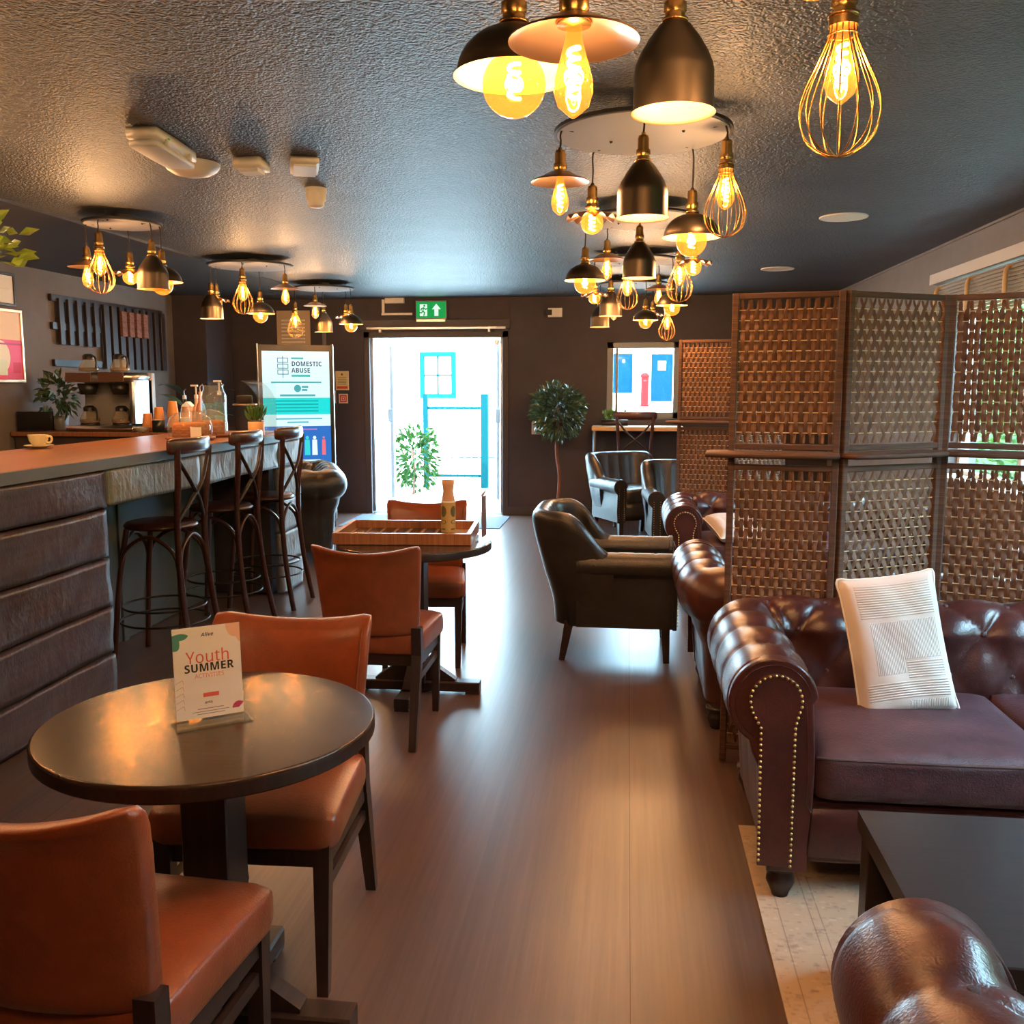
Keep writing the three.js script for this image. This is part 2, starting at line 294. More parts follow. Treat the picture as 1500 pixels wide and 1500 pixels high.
{ // tall hedge along the side of the building, outside the right-hand windows
  const hg = thing('hedge', 'tall green hedge outside the side windows, glimpsed through the woven screen', 'hedge', [4.1, -.05, -6.6]);
  mesh('hedge_core', soft(.7, 2.5, 15, .2, [3, 8, 46], v => { v.x += .08 * sin(v.y * 5 + v.z * 4) + .05 * sin(v.z * 11); v.y += .06 * sin(v.z * 5); }).translate(0, 1.25, 0), M.leafBush, hg);
  foliage(hg, 'foliage', M.leafBush, 3400, .14, .07, () => [V(-.38 + rr(-.06, .06), rr(.1, 2.5), rr(-7.4, 7.4)), V(-1, rr(-.3, 1), rr(-.8, .8))]);
}
{ const b = thing('bush', 'leafy green bush outside by the open glass door', 'bush', [-3.0, -.03, -13.2]);
  mesh('stem', tube([[0, 0, 0], [.02, .3, 0], [0, .7, .02]], .02, 8, 6), M.bark, b); foliage(b, 'foliage', M.leafOut, 620, .1, .05, ball([.05, .52, 0], .32, 1.5)); }

// ---------------------------------------------------------------- chandeliers
const G = {};
G.socket = merge([lathe([[0, .1], [.006, .1], [.009, .091], [.017, .088], [.02, .078], [.02, .044], [.025, .041], [.025, .024], [.022, .022], [.022, .01], [.029, .008], [.029, 0], [0, 0]], 24)]);
G.st = lathe([[.013, 0], [.014, -.02], [.022, -.05], [.032, -.085], [.033, -.105], [.026, -.128], [.012, -.14], [.004, -.146], [0, -.147]], 24);
const globe = r => { const a = [[.014, 0], [.015, -.02]]; for (let i = 2; i <= 14; i++) { const t = PI * i / 14; a.push([r * sin(t) + .0001, -.012 - r * (1 - cos(t))]); } return lathe(a, 28); };
G.g125 = globe(.062); G.g95 = globe(.046);
const helix = (r, y0, y1, turns) => { const p = []; for (let i = 0; i <= turns * 10; i++) { const t = i / (turns * 10); p.push([r * cos(t * turns * 2 * PI), y0 + (y1 - y0) * t, r * sin(t * turns * 2 * PI)]); } return tube(p, .0042, turns * 12, 6); };
G.fST = helix(.009, -.035, -.115, 5); G.fG = helix(.011, -.035, -.1, 4);
const two = (outer, inner, n = 40) => [lathe(outer, n), lathe(inner, n)];
const domeP = (R, H, t) => { const a = []; for (let i = 0; i <= 12; i++) { const q = PI / 2 * i / 12; a.push([Math.max(.02, (R - t) * sin(q)), H * cos(q) - H]); } return a; };
G.saucer = two([[.022, .012], [.045, .008], [.075, -.008], [.108, -.022], [.109, -.026]], [[.109, -.026], [.106, -.024], [.073, -.011], [.044, .004], [.02, .008]]);
G.bell = two([[.027, 0], [.036, -.006], [.058, -.036], [.076, -.066], [.085, -.088], [.088, -.105], [.089, -.183], [.094, -.19]], [[.094, -.19], [.086, -.184], [.085, -.106], [.082, -.09], [.072, -.067], [.054, -.038], [.032, -.01], [.02, -.004]]);
G.dome = two([...domeP(.112, .09, 0), [.118, -.094]], [[.118, -.094], ...domeP(.112, .09, .004).reverse()]);
{ const wave = (off) => surf((u, v) => { const a = u * 2 * PI, r = .022 + .083 * v, y = -.01 - .028 * v + .008 * v * sin(a * 12) + off; return [r * cos(a), y, r * sin(a)]; }, 96, 6); G.fluted = [wave(0), wave(-.003)]; }
{ const cg = []; for (let i = 0; i < 14; i++) { const a = i / 14 * 2 * PI; cg.push(tube([[.024, 0], [.026, -.03], [.046, -.08], [.07, -.135], [.077, -.175], [.063, -.222], [.028, -.25], [.004, -.256]].map(([r, y]) => [r * cos(a), y, r * sin(a)]), .0017, 26, 5)); } cg.push(cyl(.028, .028, .02, 0, -.005, 0)); cg.push(tube([...Array(16)].map((_, i) => [.027 * cos(i / 16 * 2 * PI), -.03, .027 * sin(i / 16 * 2 * PI)]), .002, 32, 5, true)); G.cage = merge(cg); }
const KIND = { // cable length, bulb, shade, bulb offset
  saucer: [.06, 'st', 'saucer', 0], bell: [.07, 'g95', 'bell', -.03], cage: [.04, 'st', 'cage', -.012], dome: [.15, 'g125', 'dome', -.035], fluted: [.12, 'g95', 'fluted', 0],
};
const LAMP_CD = 1.0;
function chandelier(x, z, order, label, adj = {}, RD = .335) {
  const t = thing('chandelier', label, 'chandelier', [x, HC, z], 0, 'five-lamp pendant chandeliers');
  mesh('ceiling_mount', cyl(.05, .05, .045, 0, -.0225, 0), M.canopyTop, t);
  mesh('canopy_disc', merge([cyl(RD, RD, .012, 0, -.051, 0, 64)]), M.canopyTop, t);
  mesh('canopy_underside', cyl(RD - .012, RD - .012, .004, 0, -.059, 0, 64), M.canopy, t);
  mesh('canopy_screw', merge([sph(.006, .15, -.062, .05), sph(.006, -.12, -.062, -.08), sph(.006, .02, -.062, .2)]), M.cable, t);
  for (const [kind, deg] of order) {
    const a = deg * PI / 180, [c0, bk, sk, bo] = KIND[kind], c = c0 + (adj[kind] || 0), g = new THREE.Group(); g.name = 'pendant'; g.position.set((RD - .015) * sin(a), -.06, (RD - .015) * cos(a)); t.add(g);
    mesh('cable', tube([[-.05 * sin(a), 0, -.05 * cos(a)], [-.008 * sin(a), .002, -.008 * cos(a)], [0, -.02, 0], [.002, -c * .6, 0], [0, -c, 0]], .0035, 16, 6), M.cable, g);
    const s = mesh('socket', G.socket, M.brass, g); s.position.y = -c - .1;
    const y = -c - .1;
    if (sk === 'cage') mesh('wire_cage', G.cage, M.brass, g).position.y = y;
    else { mesh('shade', G[sk][0], sk === 'fluted' || sk === 'saucer' ? M.copper : M.gunmetal, g).position.y = y; mesh('shade_lining', G[sk][1], sk === 'saucer' || sk === 'fluted' ? M.copper : M.shadeIn, g).position.y = y; }
    const b = mesh('light_bulb', G[bk], M.bulb, g); b.position.y = y + bo;
    const f = mesh('bulb_filament', bk === 'st' ? G.fST : G.fG, M.filament, g); f.position.y = y + bo + (bk === 'g95' ? .012 : 0);
    b.castShadow = f.castShadow = false;
    const pl = new THREE.PointLight(lin(1, .55, .24), LAMP_CD, 0, 2); pl.position.set(0, y + bo - .075, 0); pl.castShadow = true; pl.shadow.radius = 1; g.add(pl);
  }
  return t;
}
chandelier(.09, -1.93, [['bell', 180], ['cage', 104], ['fluted', 38], ['saucer', 324], ['dome', 268]], 'pendant chandelier over the aisle between round table and near chesterfield', { saucer: .19, cage: .1, bell: -.02 });
chandelier(.04, -3.8, [['bell', 0], ['cage', 72], ['dome', 140], ['fluted', 218], ['saucer', 288]], 'pendant chandelier over the aisle beside the folding screen with sofa cushion');
chandelier(.05, -5.7, [['dome', 288], ['saucer', 216], ['bell', 0], ['cage', 130], ['fluted', 72]], 'pendant chandelier over the dark armchair with its back to the aisle', { cage: .05 });
chandelier(.04, -7.55, [['bell', 216], ['cage', 350], ['fluted', 288], ['dome', 60], ['saucer', 144]], 'pendant chandelier over the far chesterfield and the smaller folding screen', { cage: -.01, bell: .03 });
chandelier(.04, -9.3, [['bell', 280], ['cage', 80], ['dome', 20], ['fluted', 144], ['saucer', 216]], 'pendant chandelier before the far window and potted tree', { cage: .12, bell: .03 });
chandelier(-3.05, -3.7, [['bell', 20], ['cage', 92], ['dome', 164], ['fluted', 236], ['saucer', 308]], 'pendant chandelier over the planked end of the bar counter');
chandelier(-2.98, -5.5, [['saucer', 285], ['cage', 350], ['bell', 75], ['dome', 110], ['fluted', 200]], 'pendant chandelier over the cake domes on the bar', { saucer: .06, cage: .02, bell: .02, dome: -.02 }, .225);
chandelier(-3.0, -7.5, [['bell', 280], ['cage', 10], ['saucer', 75], ['dome', 190], ['fluted', 262]], 'pendant chandelier over the end of the bar by the grey sofa', { bell: .05 });
chandelier(-2.98, -9.3, [['saucer', 0], ['bell', 200], ['dome', 80], ['cage', 285], ['fluted', 150]], 'pendant chandelier in front of the upright display screen', { bell: .04, cage: .08 }, .3);

chandelier(.09, -.05, [['bell', 20], ['cage', 92], ['dome', 164], ['fluted', 236], ['saucer', 308]], 'pendant chandelier over the aisle behind the sofa facing the coffee table');
chandelier(-3.0, -1.85, [['bell', 200], ['cage', 270], ['dome', 342], ['fluted', 54], ['saucer', 126]], 'pendant chandelier over the bar beside the chair at the sign table');

// ---------------------------------------------------------------- ceiling fittings
{ const t = thing('emergency_light', 'cream bulkhead emergency light with clear ribbed lens on the ceiling', 'light fitting', [-1.9, HC, -3.86], .08);
  mesh('housing', soft(.13, .05, .42, .01, [2, 2, 2]).translate(0, -.028, 0), M.whitePlastic, t); mesh('lens', soft(.12, .035, .4, .012, [2, 2, 2]).translate(0, -.066, 0), M.frosted, t); mesh('clip', merge([bx(.015, .025, .02, .064, -.048, .12), bx(.015, .025, .02, .064, -.048, -.12)]), M.whitePlastic, t);
  mesh('indicator', sph(.005, .066, -.03, .1), std({ color: lin(.1, .7, .2), roughness: .3 }), t); }
{ const t = thing('dome_light', 'white opal dome ceiling light next to the bulkhead light', 'light fitting', [-1.98, HC, -4.3]); mesh('diffuser', lathe([[0, -.06], [.04, -.058], [.08, -.048], [.11, -.03], [.122, -.014], [.122, -.008]], 40), M.whitePlastic, t); mesh('base_ring', cyl(.124, .124, .01, 0, -.006, 0, 40), M.whitePlastic, t); }
{ const t = thing('ceiling_sensor', 'small square cream ceiling box with pale lens', 'sensor', [-1.68, HC, -4.25]); mesh('housing', soft(.13, .05, .13, .008, [2, 2, 2]).translate(0, -.025, 0), M.whitePlastic, t); mesh('lens', bx(.09, .015, .09, 0, -.055, 0), M.frosted, t); }
{ const t = thing('ceiling_box', 'flat slanted cream junction cover on the ceiling beside the small square box', 'ceiling box', [-1.46, HC, -4.32], .35); mesh('cover', soft(.13, .035, .26, .01, [2, 2, 2]).translate(0, -.02, 0), M.whitePlastic, t); mesh('base_plate', bx(.1, .01, .22, 0, -.04, 0), M.whitePlastic, t); }
{ const t = thing('smoke_detector', 'round white smoke detector on the ceiling', 'smoke detector', [-1.6, HC, -4.9]); mesh('base', cyl(.055, .055, .025, 0, -.0125, 0), M.whitePlastic, t); mesh('sensing_chamber', lathe([[.052, -.025], [.05, -.06], [.042, -.068], [.042, -.085], [.03, -.095], [0, -.097]], 28), M.whitePlastic, t); }
for (const z of [-6.07, -8.63]) { const t = thing('ceiling_speaker', z > -7 ? 'flush round white ceiling speaker near the right wall pelmet' : 'flush round white ceiling speaker nearer the far window', 'speaker', [1.26, HC, z], 0, 'ceiling speakers'); mesh('grille', cyl(.13, .13, .008, 0, -.004, 0, 40), M.whitePlastic, t); mesh('rim', new THREE.TorusGeometry(.135, .006, 6, 40).rotateX(PI / 2).translate(0, -.004, 0).toNonIndexed(), M.whitePlastic, t); }

// ---------------------------------------------------------------- dining chairs and round tables
function diningChair(label, pos, turn) { // faces +z, seat centre at origin
  const t = thing('dining_chair', label, 'chair', pos, turn, 'tan leather dining chairs');
  mesh('seat', soft(.46, .11, .44, .035, [10, 6, 10], v => { if (v.y > 0) v.y += .022 * (1 - (v.x / .23) ** 2) * (1 - (v.z / .22) ** 2); v.x *= 1 + .05 * (v.z / .22); }).translate(0, .425, 0), M.tan, t);
  const bf = v => { const h = (v.y + .2) / .4; v.x *= .9 + .13 * h; v.z += -.055 * h - .05 * h * h * .4 + .045 * (v.x / .22) ** 2 - .028 * smooth(.86, 1.05, h); if (h > .7) v.y -= .034 * (1 - (v.x / .23) ** 2) * (h - .7) / .3; };
  mesh('backrest', soft(.45, .4, .06, .024, [14, 14, 3], bf).translate(0, .66, -.215), M.tan, t);
  for (const s of [-1, 1]) mesh('seam_piping', tube([...Array(9)].map((_, i) => { const v = V(s * .205, -.19 + .36 * i / 8, .031); bf(v); return [v.x, v.y + .66, v.z - .215]; }), .0022, 20, 5), M.tan, t);
  for (const s of [-1, 1]) { mesh('leg', bar([s * .2, .4, .19], [s * .195, 0, .2], .042, .028), M.darkWood, t); mesh('leg', merge([bar([s * .2, .5, -.2], [s * .2, .36, -.2], .04, .042, .045, .045), bar([s * .2, .38, -.2], [s * .2, 0, -.31], .042, .03, .045, .032)]), M.darkWood, t); }
  mesh('seat_rail', merge([bx(.4, .06, .025, 0, .36, .185), bx(.4, .06, .025, 0, .36, -.19), bx(.025, .06, .38, .2, .36, 0), bx(.025, .06, .38, -.2, .36, 0)]), M.darkWood, t);
  for (const s of [-1, 1]) mesh('stretcher', bx(.02, .03, .4, s * .2, .28, -.02), M.darkWood, t);
  return t;
}
diningChair('tan leather dining chair tucked under the sign table with its back to the sofa rug', [-.96, 0, -1.6], PI - .06);
diningChair('tan leather dining chair facing the sign table, backed by the planked bar', [-.93, 0, -2.32], .04);
diningChair('tan leather dining chair pulled up to the tray table, nearest the sign table', [-1.06, 0, -4.02], PI);
diningChair('tan leather dining chair behind the tray table, facing away from the open doors', [-1.1, 0, -5.08], .12);
function roundTable(label, x, z, R) {
  const t = thing('round_table', label, 'table', [x, 0, z], 0, 'round pedestal tables');
  mesh('table_top', lathe([[0, .75], [R - .006, .75], [R, .746], [R, .718], [R - .004, .712], [0, .712]], 72).applyMatrix4(new THREE.Matrix4()), M.tableTop, t); uvm(t.children[0].geometry);
  mesh('edge_band', lathe([[R + .0005, .744], [R + .001, .74], [R + .001, .72], [R + .0005, .716]], 72), M.darkWood, t);
  mesh('column', bx(.11, .66, .11, 0, .382, 0, .004), M.darkWood, t);
  mesh('top_bracket', merge([bx(.42, .03, .07, 0, .697, 0), bx(.07, .03, .42, 0, .697, 0)]), M.darkWood, t);
  for (let k = 0; k < 4; k++) { const s = new THREE.Shape(); s.moveTo(.04, .03); s.lineTo(.2, .03); s.lineTo(.2, .07); s.lineTo(.055, .17); s.lineTo(.04, .17); const br = new THREE.ExtrudeGeometry(s, { depth: .05, bevelEnabled: false }).translate(0, 0, -.025); const f = merge([bx(.28, .05, .075, .18, .035, 0, .006), finish(br, true), bx(.07, .012, .07, .285, .006, 0)]); f.rotateY(k * PI / 2); mesh('foot', f, M.darkWood, t); }
  return t;
}
roundTable('small round dark wood table holding the upright flyer stand', -.93, -1.99, .37);
roundTable('small round dark wood table holding the wooden tray and bottle', -1.02, -4.5, .375);
{ // flyer stand
  const t = thing('sign_holder', 'clear acrylic stand with pink Youth Summer Activities flyer on round table', 'sign', [-.925, .75, -1.985], .63);
  const flyer = canvasTex(600, 840, (g, w, h) => {
    g.fillStyle = '#f3dccb'; g.fillRect(0, 0, w, h);
    g.fillStyle = '#f0b596'; g.beginPath(); g.moveTo(470, 0); g.quadraticCurveTo(480, 120, 560, 130); g.quadraticCurveTo(590, 200, 600, 170); g.lineTo(600, 0); g.fill();
    g.fillStyle = '#4f8a7b'; g.beginPath(); g.moveTo(0, 60); g.quadraticCurveTo(90, 30, 140, 70); g.quadraticCurveTo(120, 110, 60, 110); g.quadraticCurveTo(70, 190, 30, 200); g.lineTo(0, 200); g.fill();
    g.textAlign = 'center'; g.fillStyle = '#2a2024'; g.font = 'bold italic 46px sans-serif'; g.fillText('Alive', 305, 92);
    g.fillStyle = '#e0563f'; g.font = '150px sans-serif'; g.fillText('Youth', 305, 330);
    g.fillStyle = '#1d1a20'; g.font = 'bold 104px sans-serif'; g.fillText('SUMMER', 310, 412);
    g.fillStyle = '#e8705a'; g.font = '54px sans-serif'; g.fillText('ACTIVITIES', 310, 470);
    g.fillStyle = '#e4604c'; g.fillRect(245, 612, 140, 38);
    g.fillStyle = '#3a3034'; g.font = 'bold 36px sans-serif'; g.fillText('acts', 290, 712);
    g.strokeStyle = '#d98b74'; g.lineWidth = 4; g.beginPath(); for (let i = 0; i < 5; i++) { g.moveTo(5, 500 + i * 60); g.lineTo(70, 470 + i * 60); g.lineTo(80, 510 + i * 60); } g.stroke();
    g.fillStyle = '#c43a5a'; g.beginPath(); g.arc(560, 790, 60, PI, 1.75 * PI); g.lineTo(560, 790); g.fill();
    g.fillStyle = '#8d7b74'; g.fillRect(190, 752, 230, 7); g.fillRect(140, 778, 330, 6); g.fillRect(180, 800, 250, 6);
  });
  const fg = new THREE.BoxGeometry(.148, .208, .0012); mesh('flyer', fg.translate(0, .112, 0).rotateX(-.06), flatPrint(flyer, .5), t);
  mesh('acrylic_panel', bx(.154, .216, .0025, 0, .112, .0035, .0005).rotateX(-.06), M.glass, t); mesh('acrylic_base', bx(.165, .004, .075, 0, .003, .012, .0008), M.glass, t);
}
{ // tray, bottle and menu holder on the far table
  const t = thing('wooden_tray', 'rectangular wooden tray with slatted light inside on round table', 'tray', [-1.07, .752, -4.6], .07);
  mesh('tray_base', bx(.62, .012, .42, 0, .006, 0), std({ map: tex(F.grain, 512, [2, 4], [150, 126, 112], [196, 176, 164]), roughness: .3 }), t);
  for (const [w, d, x, z] of [[.66, .022, 0, .22], [.66, .022, 0, -.22], [.022, .42, .32, 0], [.022, .42, -.32, 0]]) mesh('tray_side', bx(w, .055, d, x, .0275, z, .002), M.counter, t);
  for (let i = 0; i < 7; i++) mesh('slat', bx(.05, .006, .4, -.26 + i * .07, .0155, 0), M.tableTop, t);
  const b = thing('bottle', 'tan squeeze bottle with round label standing in the wooden tray', 'bottle', [-.885, .772, -4.68], .2);
  const lab = canvasTex(256, 256, (g) => { g.fillStyle = '#b59a62'; g.fillRect(0, 0, 256, 256); for (const ox of [0, 64, 128, 192]) { g.fillStyle = '#5d5a3c'; g.beginPath(); g.ellipse(ox + 32, 75, 20, 48, 0, 0, 7); g.fill(); g.strokeStyle = '#54482a'; g.lineWidth = 5; g.beginPath(); g.arc(ox + 32, 165, 16, 0, 7); g.stroke(); g.fillStyle = '#6a4a2a'; g.fillRect(ox + 14, 220, 30, 12); } });
  mesh('body', new THREE.CylinderGeometry(.036, .036, .15, 28).translate(0, .075, 0).toNonIndexed(), flatPrint(lab, .45), b); mesh('collar', cyl(.035, .036, .008, 0, .154, 0), M.paper, b);
  mesh('neck_wrap', lathe([[.034, .158], [.03, .18], [.026, .205], [.03, .235], [.033, .262], [.0, .264]], 24), std({ color: lin(.6, .34, .22), roughness: .5 }), b);
  const m = thing('menu_holder', 'thin upright menu card in clear base on round table', 'menu', [-.69, .752, -4.58], 1.5);
  mesh('card', bx(.1, .2, .003, 0, .115, 0), std({ color: lin(.16, .08, .08), roughness: .4 }), m); mesh('card_top', bar([-.05, .215, 0], [.05, .24, 0], .003, .003, .03, .003), std({ color: lin(.55, .25, .22), roughness: .4 }), m); mesh('base', bx(.11, .006, .07, 0, .003, 0), M.glass, m);
}

// ---------------------------------------------------------------- bar
{ const b = thing('bar_counter', 'bar front clad in rough dark horizontal planks with stool recess', 'bar');
  const rows = [[.925, 1.108], [.69, .92], [.452, .685], [.222, .447], [.01, .217]];
  const plank = (z0, z1, y0, y1, mat, name, xf = -2.45, th = .05) => { const L = z1 - z0, h = y1 - y0, n1 = rr(0, 9), n2 = rr(0, 9); const g = soft(th, h, L, .008, [1, 8, Math.round(L * 22)], v => { if (v.x > 0) { const z = v.z + n1, y = v.y + n2; v.x += .004 * sin(z * 7 + 3 * sin(y * 8)) + .0015 * sin(z * 23 + y * 30); } v.y += .002 * sin(v.z * 5 + n2); }); g.translate(xf - th / 2, (y0 + y1) / 2, (z0 + z1) / 2); mesh(name, g, mat, b); };
  for (const [a, c] of rows) { plank(-4.25, -1.3, a, c, M.plank, 'plank'); plank(-6.97, -6.52, a, c, M.apron, 'plank'); }
  plank(-5.25, -4.26, .925, 1.108, M.apron, 'apron_board'); plank(-6.51, -5.26, .925, 1.108, M.apron, 'apron_board');
  mesh('carcass', bx(.5, 1.08, 2.9, -2.78, .55, -2.78), M.frame, b); mesh('carcass', bx(.5, 1.08, .44, -2.78, .55, -6.745), M.frame, b);
  mesh('recess_panel', bx(.03, 1.1, 2.24, -2.96, .555, -5.38), M.panelGrey, b);
  for (let i = 0; i < 3; i++) mesh('recess_batten', bx(.02, .92, .06, -2.94, .46, -4.5 - i * .72), M.panelGrey, b);
}
{ const t = thing('bar_worktop', 'long polished wooden worktop on top of the bar', 'worktop'); mesh('board', bx(.82, .05, 5.73, -2.85, 1.136, -4.13, .004), M.counter, t); mesh('edge_strip', bx(.012, .05, 5.73, -2.433, 1.135, -4.13, .002), std({ color: lin(.12, .12, .115), roughness: .4 }), t); }
{ // return counter behind the bar
  const c = thing('back_counter', 'dark back counter behind the bar holding the coffee brewer', 'counter'); mesh('cabinet', bx(1.5, 1.09, .6, -4.23, .545, -7.6), M.frame, c); mesh('counter_top', bx(1.56, .035, .68, -4.21, 1.11, -7.6), M.counter, c);
  for (let i = 0; i < 3; i++) { const d = mesh('cabinet_door', bx(.48, .9, .02, -4.7 + i * .5, .55, -7.29), M.frame, c); mesh('handle', bx(.12, .012, .02, -4.7 + i * .5, .95, -7.275), M.steel, d); }
}
function barStool(label, x, z) { // faces -x: built facing +z then turned
  const t = thing('bar_stool', label, 'bar stool', [x, 0, z], -PI / 2, 'cross-back bar stools');
  mesh('seat', lathe([[0, .775], [.15, .772], [.18, .765], [.195, .75], [.19, .735], [0, .73]], 40), M.stoolWood, t);
  for (const s of [-1, 1]) { mesh('leg', tube([[s * .13, .735, .13], [s * .16, .45, .17], [s * .185, 0, .21]], .0165, 16, 8), M.stoolWood, t);
    mesh('leg', tube([[s * .19, 1.17, -.205], [s * .178, 1.0, -.195], [s * .165, .8, -.175], [s * .165, .6, -.175], [s * .18, .3, -.2], [s * .2, 0, -.25]], .018, 28, 8), M.stoolWood, t);
    mesh('cross_slat', tube([[s * .18, 1.12, -.2], [s * .06, .98, -.215], [-s * .06, .88, -.2], [-s * .15, .79, -.175]], .012, 20, 6), M.darkWood, t); }
  const arch = (a, b) => { const m = [(a[0] + b[0]) / 2, .66, (a[2] + b[2]) / 2]; return tube([a, [a[0] * .8 + m[0] * .2, .62, a[2] * .8 + m[2] * .2], [m[0], .7, m[2]], [b[0] * .8 + m[0] * .2, .62, b[2] * .8 + m[2] * .2], b], .011, 20, 6); };
  const c = [[.16, .5, .165], [-.16, .5, .165], [-.165, .5, -.175], [.165, .5, -.175]];
  for (let k = 0; k < 4; k++) mesh('bent_brace', arch(c[k], c[(k + 1) % 4]), M.stoolWood, t);
  for (const [y, r] of [[.3, .22], [.22, .235]]) mesh('foot_ring', new THREE.TorusGeometry(r, .006, 6, 40).rotateX(PI / 2).translate(0, y, 0).toNonIndexed(), M.blackMetal, t);
  mesh('back_rail', soft(.46, .085, .045, .022, [16, 4, 3], v => { v.z += -.05 * (1 - (v.x / .23) ** 2); }).translate(0, 1.185, -.175), M.stoolWood, t);
  return t;
}
barStool('dark bentwood bar stool with crossed back, next to the planked bar end', -2.53, -4.92);
barStool('dark bentwood bar stool between two others at the bar', -2.52, -5.68);
barStool('dark bentwood bar stool next to the grey sofa', -2.46, -6.27);
barStool('dark bentwood bar stool at the high ledge under the far window', .08, -10.42).rotation.y = PI;

// items on the bar
{ const t = thing('coffee_cup', 'pale yellow coffee cup and saucer on the wooden bar top', 'cup', [-3.18, 1.161, -4.86]); mesh('saucer', lathe([[0, .004], [.04, .004], [.075, .016], [.076, .019], [.04, .009], [0, .008]], 36), M.ceramic, t);
  mesh('cup', lathe([[0, .012], [.028, .012], [.032, .018], [.048, .045], [.054, .075], [.051, .075], [.045, .046], [.029, .02], [0, .018]], 36), M.ceramic, t); mesh('handle', tube([[.05, .064, 0], [.072, .066, 0], [.078, .05, 0], [.068, .034, 0], [.043, .034, 0]], .006, 20, 8), M.ceramic, t); }
function cakeDome(label, x, z, s, card) { const t = thing('cake_dome', label, 'cake dome', [x, 1.161, z]);
  mesh('base', lathe([[0, .018], [.14 * s, .018], [.15 * s, .022], [.152 * s, .012], [.13 * s, 0], [0, 0]], 40), M.counter, t); mesh('glass_dome', lathe([[.132 * s, .02], [.134 * s, .09], [.12 * s, .14], [.08 * s, .17], [.03 * s, .182], [.012, .184]], 40), M.dome, t); mesh('knob', sph(.014, 0, .198, 0), M.glass, t);
  mesh('cake', lathe([[0, .108], [.09 * s, .112], [.108 * s, .098], [.108 * s, .022], [0, .022]], 32), M.cake, t); if (card) mesh('price_card', bx(.07, .075, .002, .1, .05, .135, .0003), M.paper, t); }
cakeDome('glass cake dome over a golden cake with price card on the bar', -2.72, -5.72, 1, true); cakeDome('glass cake dome with dark contents behind the golden cake', -2.76, -6.1, .85, false);
{ const t = thing('display_case', 'curved clear glass cake display case on the bar end', 'display case', [-2.78, 1.161, -6.6]);
  const prof = [...Array(13)].map((_, i) => { const a = PI / 2 * i / 12; return [.06 + .17 * sin(a), .18 + .2 * cos(a)]; });
  mesh('curved_glass', surf((u, v) => { const k = u * 13, i = Math.min(12, Math.floor(k)); const p = u > .93 ? [.23, .18 * (1 - u) / .07] : (() => { const q = u / .93 * 12, j = Math.min(11, Math.floor(q)), f = q - j; return [prof[j][0] + (prof[j + 1][0] - prof[j][0]) * f, prof[j][1] + (prof[j + 1][1] - prof[j][1]) * f]; })(); return [p[0], p[1], -.17 + .34 * v]; }, 40, 2), M.dome, t);
  mesh('end_pane', bx(.28, .36, .004, .09, .18, .17), M.glass, t); mesh('end_pane', bx(.28, .36, .004, .09, .18, -.17), M.glass, t); mesh('frame', bx(.3, .012, .36, .09, .006, 0), M.counter, t);
  mesh('shelf', bx(.2, .006, .32, .06, .2, 0), M.glass, t); }
{ const t = thing('cake', 'dark chocolate cake on pale stand inside the display case', 'cake', [-2.72, 1.364, -6.6]); mesh('board', cyl(.085, .085, .008, 0, .004, 0), M.copper, t); mesh('sponge', lathe([[0, .07], [.05, .068], [.056, .06], [.056, .008], [0, .008]], 24), M.choc, t); }
{ const t = thing('herb_pot', 'square orange pot of feathery green herb on the bar', 'potted plant', [-2.52, 1.161, -6.3], .2); mesh('pot', soft(.1, .1, .1, .006, [1, 1, 1]).translate(0, .05, 0), M.pot, t); mesh('soil', bx(.09, .01, .09, 0, .1, 0), M.choc, t);
  foliage(t, 'foliage', M.leafBush, 160, .06, .01, () => { const a = rr(0, 6.28), r = rr(0, .05); return [V(r * cos(a), rr(.1, .17), r * sin(a)), V(cos(a) * .6, 1, sin(a) * .6)]; }); }
{ const t = thing('water_dispenser', 'ribbed clear glass drinks jar beside the syrup bottles', 'jar', [-2.98, 1.161, -6.66]); mesh('jar', lathe([[0, .01], [.085, .01], [.09, .03], [.09, .27], [.07, .31], [.07, .34]], 32), M.dome, t); mesh('lid', lathe([[0, .37], [.03, .37], [.075, .352], [.075, .338], [0, .338]], 28), M.glass, t); mesh('water', cyl(.082, .082, .2, 0, .12, 0), phy({ color: lin(.55, .85, .9), transmission: .9, thickness: 0, roughness: .08 }), t); }
const bottleGeo = lathe([[0, 0], [.036, 0], [.038, .01], [.038, .15], [.03, .19], [.014, .225], [.013, .27], [.0, .27]], 24);
[['clear glass bottle with no pump, left of the pump bottles', -3.58, M.glass, false, 0], ['amber syrup bottle with a cream pump', -3.48, phy({ color: lin(.75, .42, .28), roughness: .25 }), true, .02], ['slim red-capped syrup bottle with metal pourer', -3.19, phy({ color: lin(.6, .25, .16), roughness: .25 }), false, .02], ['clear syrup bottle with cream pump by the drinks jar', -3.04, M.glass, true, .02]].forEach(([l, x, mat, pump, dy]) => {
  const onBar = x > -3.4, t = thing('bottle', l + (onBar ? ' on the bar top' : ' on the back counter'), 'bottle', onBar ? [x, 1.161, -6.9] : [x, 1.128, -7.45]); mesh('body', bottleGeo, mat, t);
  mesh('label_band', cyl(.0385, .0385, .07, 0, .08, 0), std({ color: mat === M.glass ? lin(.7, .72, .72) : lin(.5, .2, .12), roughness: .6 }), t);
  if (pump) mesh('pump', merge([cyl(.016, .016, .03, 0, .285, 0), cyl(.006, .006, .07, 0, .335, 0), bx(.06, .014, .018, -.012, .372, 0)]), M.whitePlastic, t); else mesh('cap', merge([cyl(.014, .015, .03, 0, .28, 0), tube([[0, .295, 0], [0, .33, 0], [.015, .345, 0]], .003, 8, 6)]), mat === M.glass ? M.steel : M.copper, t);
});
